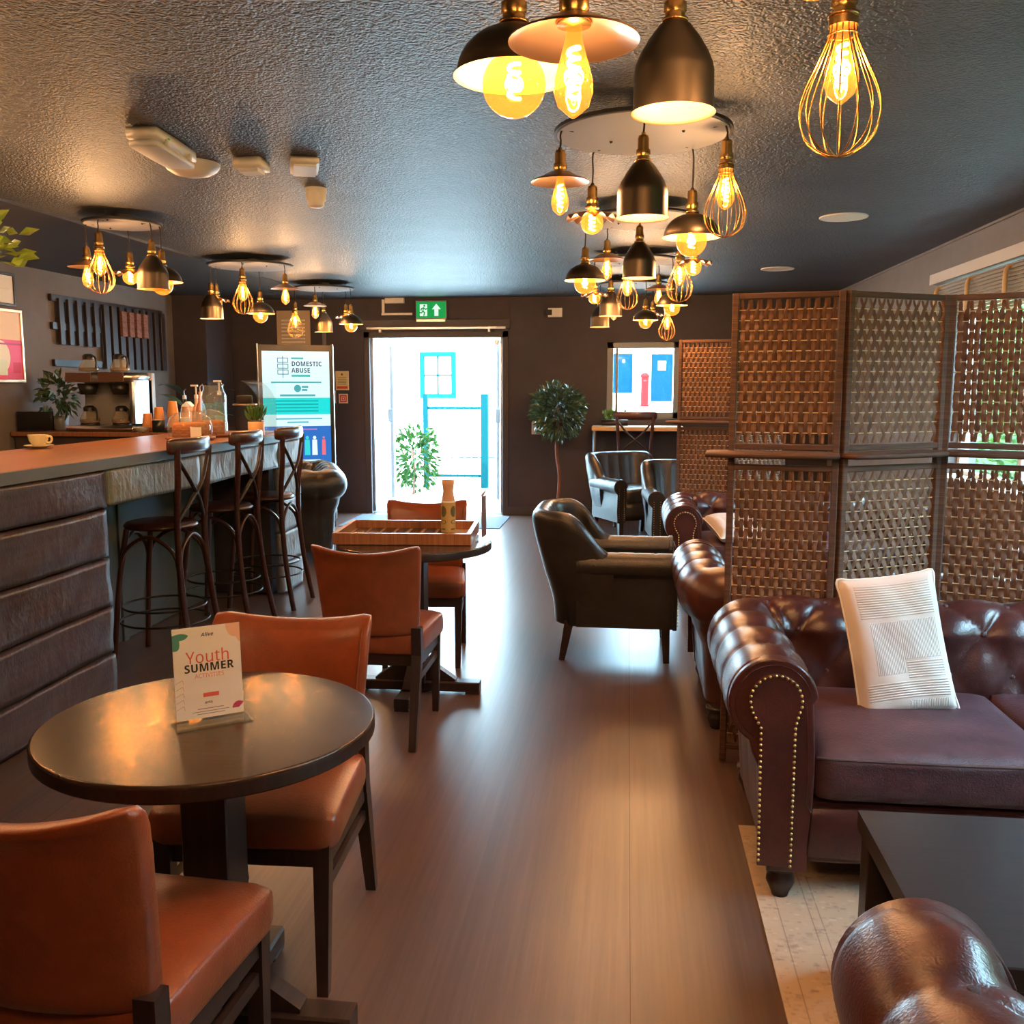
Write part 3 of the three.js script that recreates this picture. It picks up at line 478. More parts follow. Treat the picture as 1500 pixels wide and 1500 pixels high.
[[-3.89, 4, 'short'], [-3.79, 7, 'middle'], [-3.67, 10, 'tall']].forEach(([x, n, k]) => { const t = thing('cup_stack', `${k} stack of orange-brown paper cups on the back counter`, 'paper cups', [x, 1.128, -7.42], 0, 'stacks of paper cups'); const cup = lathe([[0, .1], [.032, .1], [.0325, .095], [.044, .004], [.046, .004], [.046, 0], [.042, 0]], 24); for (let i = 0; i < n; i++) { const c = mesh('paper_cup', cup, M.cupOrange, t); c.position.y = i * .0165; } });
{ const t = thing('carton', 'peach juice carton standing behind the glass bottle', 'carton', [-3.66, 1.128, -7.68], .1); mesh('body', soft(.09, .2, .09, .004, [1, 1, 1]).translate(0, .1, 0), std({ color: lin(.75, .42, .22), roughness: .6 }), t); mesh('gable', bar([0, .2, 0], [0, .24, 0], .09, .01, .09, .085), M.paper, t); }
{ const t = thing('bowl', 'shallow dark bowl of sachets on the back counter', 'bowl', [-3.88, 1.128, -7.31]); mesh('bowl', lathe([[0, .004], [.04, .004], [.075, .04], [.072, .042], [.038, .01], [0, .01]], 28), M.paper, t); mesh('sachets', lathe([[0, .045], [.05, .042], [.068, .038]], 20), M.choc, t); }
{ const t = thing('napkin_box', 'black tilted napkin box on the back counter', 'box', [-3.74, 1.128, -7.31], .3); mesh('box', soft(.09, .1, .08, .006, [1, 1, 1]).translate(0, .05, 0), M.blackPlastic, t); mesh('slot', bx(.06, .004, .03, 0, .1, 0), M.paper, t); }
{ const t = thing('card_terminal_tray', 'low dark tray of small packets on the back counter', 'tray', [-3.57, 1.128, -7.33]); mesh('tray', bx(.26, .02, .1, 0, .01, 0), M.blackPlastic, t); for (let i = 0; i < 6; i++) mesh('packet', bx(.034, .02, .06, -.1 + i * .041, .03, 0).rotateY(.1 * (i % 3 - 1)), i % 2 ? M.choc : M.copper, t); }
{ // coffee brewer
  const t = thing('coffee_brewer', 'double filter coffee brewer with warming plates on the back counter', 'coffee machine', [-4.27, 1.128, -7.55]);
  mesh('base', soft(.58, .05, .42, .008, [1, 1, 1]).translate(0, .025, 0), M.steel, t); mesh('rear_column', soft(.58, .44, .12, .01, [1, 1, 1]).translate(0, .26, -.15), M.canopy, t); mesh('head', soft(.58, .09, .4, .02, [2, 2, 2]).translate(0, .44, 0), M.steel, t); mesh('side_column', soft(.05, .36, .3, .01, [1, 1, 1]).translate(.265, .24, 0), M.steel, t);
  for (const x of [-.16, .12]) { mesh('control_panel', bx(.22, .075, .01, x, .44, .2), std({ color: lin(.12, .06, .04), roughness: .4 }), t); mesh('filter_basket', lathe([[0, .3], [.06, .3], [.085, .39], [0, .39]], 24).translate(x, 0, .06), M.blackPlastic, t); mesh('warming_plate', cyl(.075, .075, .012, x, .056, .06), M.blackPlastic, t); }
}
const carafe = (label, x, y, z) => { const t = thing('coffee_carafe', label, 'carafe', [x, y, z], -.5, 'glass coffee carafes'); mesh('flask', lathe([[0, 0], [.07, 0], [.08, .015], [.078, .04], [.045, .1], [.042, .115]], 28), M.jug, t); mesh('coffee', lathe([[0, .035], [.075, .035], [.077, .015], [.068, .003], [0, .003]], 24), phy({ color: lin(.12, .05, .02), roughness: .1 }), t); mesh('collar_lid', lathe([[.046, .1], [.047, .13], [.03, .145], [0, .147]], 24), M.blackPlastic, t); mesh('handle', tube([[.045, .12, 0], [.09, .12, 0], [.11, .08, 0], [.1, .03, 0]], .008, 16, 6), M.blackPlastic, t); };
carafe('glass coffee carafe on top of the brewer, by the posters', -4.42, 1.614, -7.5); carafe('glass coffee carafe on top of the brewer, by the paper cups', -4.15, 1.614, -7.5); carafe('glass coffee carafe on the brewer warming plate, by the posters', -4.43, 1.191, -7.49); carafe('glass coffee carafe on the brewer warming plate, by the paper cups', -4.15, 1.191, -7.49);
{ const t = thing('till', 'black till monitor lying low on the bar by the coffee brewer', 'till', [-4.83, 1.128, -7.36], .02); mesh('body', soft(.3, .16, .05, .008, [1, 1, 1]).translate(0, .085, 0), M.blackPlastic, t); mesh('foot', bx(.16, .012, .12, 0, .006, 0), M.blackPlastic, t); }
// pallets on the left wall
{ const t = thing('pallet_rack', 'dark timber pallet boards mounted on the wall behind the bar', 'wall rack', [XL, 0, 0]);
  const B = (z0, z1, y0, y1, m = M.darkWood, x = .05) => mesh('slat', bx(.03, y1 - y0, z1 - z0, x, (y0 + y1) / 2, (z0 + z1) / 2), m, t);
  for (let i = 0; i < 5; i++) B(-8.05 - i * .14, -7.98 - i * .14, 1.86, 2.26, M.darkWood, .04);
  for (let i = 0; i < 9; i++) B(-9.9 + i * .14, -9.81 + i * .14, 1.66, 2.26, M.darkWood, .05); for (let i = 3; i < 7; i++) B(-9.9 + i * .14, -9.81 + i * .14, 1.98, 2.22, M.bark, .075);
  for (const y of [2.26, 2.02, 1.7]) mesh('crossbar', bx(.03, .06, 2.0, .02, y, -8.9), M.blackWood, t);
}
{ const mk = (name, label, px, y, w, h, draw, fm) => { const t = thing(name, label, 'poster', [XL + .01, y, px], PI / 2); mesh('frame', merge([bx(w + .05, .025, .02, 0, h / 2 + .012, .01), bx(w + .05, .025, .02, 0, -h / 2 - .012, .01), bx(.025, h, .02, w / 2 + .012, 0, .01), bx(.025, h, .02, -w / 2 - .012, 0, .01)]), fm, t); mesh('print', new THREE.BoxGeometry(w, h, .008).translate(0, 0, .006), flatPrint(canvasTex(256, 256, draw)), t); };
  mk('framed_poster', 'pale framed poster high on the wall behind the bar', -7.15, 2.27, .5, .22, g => { g.fillStyle = '#ded6cc'; g.fillRect(0, 0, 256, 256); g.fillStyle = '#c4b8ac'; g.fillRect(20, 120, 216, 4); }, M.blackWood);
  mk('framed_poster', 'bright pink and white framed poster lower on the wall behind the bar', -7.2, 1.82, .52, .54, g => { g.fillStyle = '#f2cfa8'; g.fillRect(0, 0, 256, 110); g.fillStyle = '#e85a8a'; g.fillRect(0, 105, 256, 151); g.fillStyle = '#f4ead8'; g.beginPath(); g.arc(120, 170, 62, 0, 7); g.fill(); g.fillStyle = '#dfe8d0'; g.fillRect(40, 180, 120, 60); g.fillStyle = '#cc2f5c'; g.fillRect(196, 190, 50, 40); g.fillStyle = '#b8487a'; g.fillRect(0, 118, 256, 6); }, M.copper);
}
{ const t = thing('trailing_plant', 'bright yellow-green trailing plant in an orange pot hanging from the dark ceiling panel', 'potted plant', [-3.14, 2.06, -4.62]); mesh('hanger', cyl(.004, .004, .44, -.16, .22, 0, 8), M.cable, t); mesh('pot', lathe([[0, 0], [.07, 0], [.09, .14], [.08, .14], [.06, .02], [0, .02]], 24).translate(-.16, 0, 0), M.pot, t);
  foliage(t, 'foliage', M.leafLight, 130, .09, .05, () => { const a = rr(0, 6.28), r = rr(.02, .19); return [V(-.13 + r * cos(a), .14 + rr(-.05, .17) - r * .4, r * sin(a)), V(cos(a), rr(-.5, .7), sin(a))]; }); }
{ const t = thing('rubber_plant', 'tall dark broad-leaved plant behind the back counter', 'potted plant', [-4.4, 0, -9.3]); mesh('pot', lathe([[0, 0], [.13, 0], [.17, .32], [.15, .32], [.12, .05], [0, .05]], 24), M.tin, t); mesh('stem', tube([[0, .2, 0], [.02, .8, 0], [0, 1.3, 0]], .015, 10, 6), M.bark, t);
  for (let i = 0; i < 7; i++) { const a = i * 2.4, L = .5; const g = surf((u, v) => { const w = .07 * sin(PI * Math.min(1, u * .96 + .03)) * (v - .5) * 2, k = .1 + L * u; return [cos(a) * k * .75 - sin(a) * w, 1.0 + i * .05 + k * .75 - .5 * u * u * .5, sin(a) * k * .75 + cos(a) * w]; }, 10, 3); mesh('leaf', g, M.leaf, t); } }
{ const t = thing('houseplant', 'dark leafy houseplant beside the brewer under the posters', 'potted plant', [-4.78, 1.128, -7.62]); mesh('pot', lathe([[0, 0], [.06, 0], [.075, .12], [0, .12]], 20), M.tin, t); foliage(t, 'foliage', M.leaf, 150, .08, .045, ball([0, .3, 0], .15, 1.3)); }

// ---------------------------------------------------------------- chesterfields
function chesterfield(name, label, W, D, pos, turn, mat, seats, H = .72) {
  const t = thing(name, label, 'sofa', pos, turn, 'chesterfield sofas'); // faces +z, back at -D/2
  const R = .135, yc = H - R, prof = []; // (o outward, y, zone weight tuft, weight pleat)
  for (let i = 0; i <= 12; i++) prof.push([-.105 - .012 * sin(i / 12 * PI), .16 + (yc - .16) * i / 12, smooth(.2, .5, i / 12), 0]);
  for (let i = 1; i <= 26; i++) { const a = PI - (PI + 1.05) * i / 26; prof.push([R * .95 * cos(a) + .008, yc + R * sin(a), 1 - smooth(.25, .5, i / 26), smooth(.2, .5, i / 26)]); }
  const last = prof[prof.length - 1]; for (let i = 1; i <= 10; i++) { const k = i / 10; prof.push([last[0] + (.035 - last[0]) * smooth(0, .35, k) - .03 * k, last[1] + (.1 - last[1]) * k, 0, .55 * (1 - k * .7)]); }
  const arc = [0]; for (let i = 1; i < prof.length; i++) arc.push(arc[i - 1] + Math.hypot(prof[i][0] - prof[i - 1][0], prof[i][1] - prof[i - 1][1]));
  // U path: left arm front -> back -> right arm front (centre line)
  const xa = W / 2 - .05, zb = -D / 2 + .05, zf = D / 2 - .015, rc = .13, pts = [];
  const L1 = zf - (zb + rc), L2 = 2 * (xa - rc), La = rc * PI / 2, LT = 2 * L1 + L2 + 2 * La;
  const path = s => { if (s < L1) return [-xa, zf - s, -1, 0]; s -= L1; if (s < La) { const a = s / rc; return [-xa + rc - rc * cos(a), zb + rc - rc * sin(a), -cos(a), -sin(a)]; } s -= La; if (s < L2) return [-xa + rc + s, zb, 0, -1]; s -= L2; if (s < La) { const a = s / rc; return [xa - rc + rc * sin(a), zb + rc - rc * cos(a), sin(a), -cos(a)]; } s -= La; return [xa, zb + rc + s, 1, 0]; };
  const NT = Math.round(LT * 75), pz = LT / Math.round(LT / .105), ps = .15, s0 = arc[9];
  const P = (i, tt) => { const [o, y, wt, wp] = prof[i], s = tt * LT, [x, z, nx, nz] = path(s);
    const i0 = Math.max(0, i - 1), i1 = Math.min(prof.length - 1, i + 1); let dx = prof[i1][0] - prof[i0][0], dy = prof[i1][1] - prof[i0][1]; const l = Math.hypot(dx, dy) || 1; const no = dy / l, ny = -dx / l; // left-hand normal flipped below
    const u = s / pz, v = (arc[i] - s0) / ps, a = Math.abs(sin(PI * (u + v) / 2)), b = Math.abs(sin(PI * (u - v) / 2));
    const end = smooth(0, .05, Math.min(s, LT - s));
    let h = wt * (.034 * (Math.pow(a * b, .42) - .75)) * end + wp * .016 * (Math.pow(Math.abs(sin(PI * u / 2 + PI / 4 * 0)), .35) - 1) * (.3 + .7 * end);
    const rnd2 = -.02 * (1 - smooth(0, .03, Math.min(s, LT - s))) * (wt + wp > .2 ? 1 : 0);
    const oo = o - no * (h + rnd2), yy = y - ny * (h + rnd2); return [x + nx * oo, yy, z + nz * oo]; };
  mesh('upholstered_shell', surf((u, v) => P(Math.round(u * (prof.length - 1)), v), prof.length - 1, NT), mat, t);
  // buttons
  const btn = sph(.011, 0, 0, 0, 10, 6);
  for (let j = 0; j < 3; j++) for (let k = 1; k * pz < LT - .05; k++) { if ((k + j) % 2) continue; const target = s0 + j * ps; let i = 0; while (i < arc.length - 1 && arc[i] < target) i++; if (prof[i][2] < .5) continue; const q = P(i, k * pz / LT); const b = mesh('button', btn, mat, t); b.position.set(...q); }
  // arm fronts: scroll panel + nailheads
  for (const s of [-1, 1]) {
    const sh = new THREE.Shape(); const pp = prof.map(([o, y]) => [s * (o * .93 - .002), y > .3 ? yc + (y - yc) * .93 : y]); sh.moveTo(pp[0][0], .1); pp.forEach(([o, y]) => sh.lineTo(o, y)); sh.closePath();
    mesh('arm_front', finish(new THREE.ExtrudeGeometry(sh, { depth: .075, bevelEnabled: true, bevelSize: .006, bevelThickness: .006, bevelSegments: 2 }), false).translate(s * xa, 0, zf - .083), mat, t);
    const sp = new THREE.Shape(); const q = [[-.055, .12], [-.055, yc - .06]]; for (let i = 0; i <= 14; i++) { const a = PI * 1.15 - PI * 1.3 * i / 14; q.push([.072 * cos(a) * 1.0, yc + .01 + .075 * sin(a)]); } q.push([.04, yc - .07], [.035, .12]); const qq = q.map(([o, y]) => [s * o, y]); sp.moveTo(...qq[0]); qq.slice(1).forEach(p => sp.lineTo(...p)); sp.closePath();
    mesh('scroll_panel', finish(new THREE.ExtrudeGeometry(sp, { depth: .012, bevelEnabled: true, bevelSize: .003, bevelThickness: .004, bevelSegments: 2 }), true).translate(s * xa, 0, zf - .004), mat, t);
    const nails = []; let acc = 0; for (let i = 1; i < qq.length; i++) { const [ax, ay] = qq[i - 1], [bx_, by] = qq[i], l = Math.hypot(bx_ - ax, by - ay); while (acc < l) { const f = acc / l; nails.push(sph(.0048, s * xa + ax + (bx_ - ax) * f, ay + (by - ay) * f, zf + .012, 6, 4)); acc += .0165; } acc -= l; }
    const nm = mesh('nailheads', merge(nails), M.gold, t); nm.userData.kind = 'stuff';
  }
  mesh('seat_base', bx(W - .2, .2, D - .2, 0, .2, .03, .01), mat, t); mesh('front_rail', soft(W - .22, .16, .05, .02, [8, 3, 2]).translate(0, .2, D / 2 - .07), mat, t);
  const iw = (W - .33) / seats, zc = .075, dz = D - .21;
  for (let k = 0; k < seats; k++) { const c = soft(iw - .006, .15, dz, .035, [12, 4, 14], v => { if (v.y > 0) v.y += .028 * (1 - (2 * v.x / iw) ** 2) * (1 - (2 * v.z / dz) ** 2) + .004 * sin(v.x * 19 + k) * sin(v.z * 13); }); const m = mesh('seat_cushion', c.translate(-(W - .33) / 2 + iw * (k + .5), .375, zc), M.seatFab === mat ? mat : (mat === M.brown ? M.seatFab : mat), t);
    mesh('piping', tube([[-iw / 2 + .01, .43, dz / 2 - .012], [-iw / 2 + .04, .432, dz / 2 + .002], [iw / 2 - .04, .432, dz / 2 + .002], [iw / 2 - .01, .43, dz / 2 - .012]].map(([x, y, z]) => [x - (W - .33) / 2 + iw * (k + .5), y + .006, z + zc]), .005, 40, 6), mat, m); }
  const foot = lathe([[0, .1], [.045, .1], [.045, .085], [.03, .08], [.04, .06], [.042, .045], [.026, .01], [.024, 0], [0, 0]], 20);
  for (const [x, z] of [[-1, 1], [1, 1], [-1, -1], [1, -1]]) { const f = mesh('bun_foot', foot, M.darkWood, t); f.position.set(x * (W / 2 - .09), 0, z * (D / 2 - .07)); }
  return t;
}
chesterfield('chesterfield_sofa', 'oxblood chesterfield with white ribbed cushion, standing on the pale rug', 1.72, .88, [1.24, .006, -3.11], 0, M.brown, 2, .735);
chesterfield('chesterfield_sofa', 'oxblood chesterfield facing the dark coffee table across the rug', 1.72, .88, [1.27, .006, -1.02], PI, M.brown, 2);
chesterfield('chesterfield_sofa', 'oxblood chesterfield backing onto the larger folding screen, facing the dark armchairs', 1.6, .88, [1.12, 0, -4.52], PI, M.brown, 2);
chesterfield('chesterfield_sofa', 'oxblood chesterfield with white cushion before the smaller folding screen', 1.6, .86, [1.14, 0, -6.78], 0, M.brown, 2);
chesterfield('chesterfield_sofa', 'charcoal chesterfield beyond the end of the bar, before the display screen', 1.2, .82, [-3.0, 0, -8.18], -1.2, M.black, 2, .8);
const ribT = (() => { const c = document.createElement('canvas'); c.width = c.height = 512; const g = c.getContext('2d'); g.fillStyle = '#000'; g.fillRect(0, 0, 512, 512); g.fillStyle = '#fff'; const hz = (x, y, w, h) => { for (let i = 0; i < h; i += 9) g.fillRect(x, y + i, w, 5); }, vt = (x, y, w, h) => { for (let i = 0; i < w; i += 9) g.fillRect(x + i, y, 5, h); };
  hz(60, 30, 400, 120); vt(100, 170, 150, 190); vt(255, 170, 200, 140); hz(260, 320, 200, 60); hz(40, 390, 430, 60); vt(250, 460, 200, 30); return new THREE.CanvasTexture(c); })();
const cushMat = std({ color: lin(.64, .55, .5), roughness: .85, bumpMap: ribT, bumpScale: .0025 });
function scatter(label, pos, rx, ry, rz, w, h) {
  const t = thing('cushion', label, 'cushion', pos); t.rotation.set(rx, ry, rz, 'YXZ');
  const face = sgn => { const N = 26, pos = [], uv = [], idx = []; for (let j = 0; j <= N; j++) for (let i = 0; i <= N; i++) { const u = 2 * i / N - 1, v = 2 * j / N - 1, k = Math.sqrt(Math.max(0, (1 - u ** 4) * (1 - v ** 4))); pos.push(sgn * w / 2 * u * (1 - .05 * (1 - v * v)), h / 2 * v * (1 - .04 * (1 - u * u)), sgn * (.065 * Math.pow(k, .8) + .003 * sin(u * 7 + v * 5) * k)); uv.push(i / N, j / N); } for (let j = 0; j < N; j++) for (let i = 0; i < N; i++) { const a = j * (N + 1) + i; idx.push(a, a + 1, a + N + 2, a, a + N + 2, a + N + 1); } const g = new THREE.BufferGeometry(); g.setAttribute('position', new THREE.Float32BufferAttribute(pos, 3)); g.setAttribute('uv', new THREE.Float32BufferAttribute(uv, 2)); g.setIndex(idx); g.computeVertexNormals(); return g.toNonIndexed(); };
  mesh('cover', merge([face(1), face(-1)]), cushMat, t);
  const e = []; for (let k = 0; k < 4; k++) for (let i = 0; i < 8; i++) { const q = -1 + i / 4, [u, v] = [[q, -1], [1, q], [-q, 1], [-1, -q]][k]; e.push([w / 2 * u * (1 - .05 * (1 - v * v)), h / 2 * v * (1 - .04 * (1 - u * u)), 0]); }
  mesh('seam_piping', tube(e, .004, 120, 6, true), M.cushion, t); return t;
}
scatter('white ribbed scatter cushion leaning on the chesterfield back', [.88, .665, -3.15], -.3, .05, .13, .31, .46);
scatter('white scatter cushion on the seat of the far chesterfield', [.74, .545, -6.56], -1.3, .3, 0, .34, .34);
// ---------------------------------------------------------------- armchairs
function armchair(label, pos, turn, mat) { // faces +z
  const t = thing('armchair', label, 'armchair', pos, turn, 'dark leather armchairs');
  const W = .72, D = .74;
  mesh('seat_base', soft(W - .1, .2, D - .16, .03, [3, 3, 3]).translate(0, .3, .03), mat, t);
  mesh('seat_cushion', soft(W - .24, .14, D - .22, .04, [10, 4, 10], v => { if (v.y > 0) v.y += .02 * (1 - (v.x / .24) ** 2); }).translate(0, .43, .06), mat, t);
  // arms
  for (const s of [-1, 1]) {
    const pr = []; pr.push([-.05, .2], [-.055, .35], [-.06, .52]); for (let i = 0; i <= 14; i++) { const a = PI - (PI + .9) * i / 14; pr.push([.07 * cos(a), .54 + .07 * sin(a)]); } pr.push([.03, .47], [.035, .3], [.03, .2]);
    const N = 44, f = (u, v) => { const k = u * (pr.length - 1), i = Math.min(pr.length - 2, Math.floor(k)), q = k - i, o = pr[i][0] + (pr[i + 1][0] - pr[i][0]) * q, y = pr[i][1] + (pr[i + 1][1] - pr[i][1]) * q; const z = -.2 + .53 * v, cr = -.006 * Math.pow(1 - Math.abs(sin(PI * v * 5)), 8) * (y > .45 ? 1 : .4); return [s * (W / 2 - .06 + o * (1 + cr * 4)), y + (y > .5 ? cr : 0) - .03 * (1 - v) * 0, z]; };
    mesh('arm', surf(s > 0 ? f : (u, v) => f(1 - u, v), 46, N), mat, t);
    const sh = new THREE.Shape(); pr.forEach(([o, y], i) => i ? sh.lineTo(s * o, y) : sh.moveTo(s * o, y)); sh.closePath();
    mesh('arm_front', finish(new THREE.ExtrudeGeometry(sh, { depth: .015, bevelEnabled: true, bevelSize: .004, bevelThickness: .005, bevelSegments: 2 }), true).translate(s * (W / 2 - .06), 0, .32), mat, t);
    const nails = []; for (let i = 0; i < 16; i++) for (const o of [-.035, .02]) nails.push(sph(.004, s * (W / 2 - .06 + o), .22 + i * .02, .345, 6, 4)); mesh('nailheads', merge(nails), M.gold, t).userData.kind = 'stuff';
  }
  // wrap-around back shell with channels
  const hx = W / 2 - .055, rc = .17, zb = -D / 2 + .06, L1 = .14, La = rc * PI / 2, L2 = 2 * (hx - rc), LT = 2 * (L1 + La) + L2;
  const path = s => { if (s < L1) return [-hx, zb + rc + L1 - s, -1, 0]; s -= L1; if (s < La) { const a = s / rc; return [-hx + rc - rc * cos(a), zb + rc - rc * sin(a), -cos(a), -sin(a)]; } s -= La; if (s < L2) return [-hx + rc + s, zb, 0, -1]; s -= L2; if (s < La) { const a = s / rc; return [hx - rc + rc * sin(a), zb + rc - rc * cos(a), sin(a), -cos(a)]; } s -= La; return [hx, zb + rc + s, 1, 0]; };
  const nS = 40; mesh('back_shell', surf((u, v) => { const s = v * LT, e = Math.min(s, LT - s), [x, z, nx, nz] = path(s); const top = .6 + .23 * smooth(0, .26, e), lean = .1 * smooth(.1, .35, e);
    const th = .05, Hh = top - .2; let o, y; // profile: inner up, rounded top, outer down
    if (u < .42) { const k = u / .42; o = -th; y = .2 + (Hh - th) * k; } else if (u < .58) { const a = PI - PI * (u - .42) / .16; o = th * cos(a); y = .2 + Hh - th + th * sin(a); } else { const k = (u - .58) / .42; o = th; y = .2 + (Hh - th) * (1 - k); }
    const ch = Math.pow(Math.abs(sin(PI * s / .115)), .4) - 1; if (u < .5) o -= .01 * ch * smooth(.4, .5, y) * -1; o += lean * smooth(.3, .82, y) + (u > .55 ? -.03 * (1 - smooth(.2, .5, y)) : 0);
    return [x + nx * o, y, z + nz * o]; }, nS, 90), mat, t);
  for (const [x, z] of [[-1, 1], [1, 1], [-1, -1], [1, -1]]) mesh('leg', bar([x * .27, .22, z > 0 ? .28 : -.24], [x * .275, 0, z > 0 ? .29 : -.28], .05, .032), M.darkWood, t);
  return t;
}
armchair('dark leather armchair standing in the aisle with its back to the tray table', [-.06, 0, -5.4], PI / 2, M.black);
armchair('dark leather armchair before the far window, beside the potted tree', [.05, 0, -9.55], .5, M.black);
armchair('dark leather armchair behind the far chesterfield arm', [.52, 0, -8.5], .1, M.black);

// ---------------------------------------------------------------- coffee table, rug, mat
{ const t = thing('coffee_table', 'low black-brown rectangular coffee table between the sofas', 'coffee table', [1.2, .006, -2.08]); mesh('table_top', bx(1.2, .05, .66, 0, .395, 0, .003), M.blackWood, t); for (const [x, z] of [[-1, 1], [1, 1], [-1, -1], [1, -1]]) mesh('leg', bx(.07, .37, .07, x * .555, .185, z * .285), M.blackWood, t); mesh('lower_shelf', bx(1.06, .02, .52, 0, .12, 0), M.blackWood, t); }
{ const rugT = canvasTex(1024, 1024, (g, w, h) => { g.fillStyle = '#b39a80'; g.fillRect(0, 0, w, h); g.strokeStyle = 'rgba(110,92,84,.45)'; g.lineWidth = 2; g.strokeRect(30, 30, w - 60, h - 60); g.strokeRect(80, 80, w - 160, h - 160); g.strokeRect(95, 95, w - 190, h - 190); for (let i = 0; i < 9000; i++) { const x = rnd() * w, y = rnd() * h; g.fillStyle = ['rgba(90,78,84,.25)', 'rgba(206,190,170,.35)', 'rgba(150,120,92,.3)'][i % 3]; g.fillRect(x, y, rr(1, 12), rr(1, 4)); } for (let i = 0; i < 1500; i++) { const x = rnd() * w, y = rnd() * h, q = rr(3, 26); g.fillStyle = `rgba(${rnd() < .5 ? '92,80,84' : '196,182,164'},.12)`; for (let k = 0; k < 6; k++) g.fillRect(x + rr(-q, q), y + rr(-q, q) * .5, rr(2, q), rr(1, 5)); } });
  const g = new THREE.BoxGeometry(1.78, .006, 2.5); tag(mesh('rug', g.translate(1.29, .003, -1.93), std({ map: rugT, roughness: .95 })), 'pale distressed beige rug under the near chesterfields', 'rug'); }
tag(mesh('door_mat', bx(1.75, .008, .95, -2.2, .004, -10.35), M.mat), 'dark blue-grey entrance mat inside the open doors', 'mat');

// ---------------------------------------------------------------- woven screens
function wovenScreen(label, P, H, ySh) {
  const t = thing('folding_screen', label, 'folding screen');
  const rod = new THREE.CylinderGeometry(.0022, .0022, 1, 6).rotateZ(PI / 2).toNonIndexed();
  for (let k = 0; k + 1 < P.length; k++) {
    const [x0, z0] = P[k], [x1, z1] = P[k + 1], L = Math.hypot(x1 - x0, z1 - z0), g = new THREE.Group(); g.name = 'screen_panel'; g.position.set(x0, 0, z0); g.rotation.y = -Math.atan2(z1 - z0, x1 - x0); t.add(g);
    const fr = [bx(.025, H - .01, .028, .016, H / 2 + .005, 0), bx(.025, H - .01, .028, L - .016, H / 2 + .005, 0)]; for (const y of [H - .012, ySh + .03, ySh - .05, .07]) fr.push(bx(L - .05, .022, .022, L / 2, y, 0)); mesh('frame', merge(fr), M.wrap, g);
    const shelf = mesh('shelf', soft(L + (k ? 0 : .08), .028, .17, .012, [6, 2, 3]).translate(L / 2 - (k ? 0 : .04), ySh, .0), M.wrap, g);
    for (const [ya, yb] of [[ySh + .045, H - .025], [.085, ySh - .062]]) {
      const n = 20, pw = (L - .07) / n, rows = Math.round((yb - ya) / .038), rp = (yb - ya) / rows;
      for (let r = 1; r < rows; r++) { const m = mesh('cane_rod', rod, M.cane, g); m.scale.set(L - .06, 1, 1); m.position.set(L / 2, ya + r * rp, 0); }
      for (let i = 0; i < n; i++) { // one flat strand weaving over and under the rods
        const xc = .035 + pw * (i + .5), ph = i % 2, tw = rr(-.25, .25), w0 = pw * rr(1.06, 1.18), lean = rr(-.0015, .0015);
        const gg = surf((u, v) => { const y = ya + (yb - ya) * v, row = v * rows, wv = cos(PI * (row + ph)), gap = v < 1 / rows || v > 1 - 1 / rows ? .62 : 1, w = w0 * (.74 + .26 * Math.abs(sin(PI * row))) * (Math.abs(wv) > .6 ? .94 : 1) * (gap < 1 ? .62 : 1), s = u - .5; return [xc + s * w + lean * sin(row * 1.7) + (gap < 1 ? .004 * (ph ? 1 : -1) : 0), y, .0065 * wv + s * .004 * tw + .002 * cos(s * PI)]; }, 3, rows * 4);
        mesh('woven_strand', gg, i % 3 === 1 ? M.ribbonDark : M.ribbon, g);
      }
    }
  }
  return t;
}
wovenScreen('large brown woven folding screen with shelves behind the rug sofa', [[.385, -3.76], [.79, -3.68], [1.22, -3.92], [1.65, -3.73], [2.08, -3.9]], 1.845, 1.24);
wovenScreen('smaller-looking brown woven folding screen behind the far sofa', [[.385, -7.58], [.8, -7.47], [1.22, -7.62]], 1.85, 1.22);

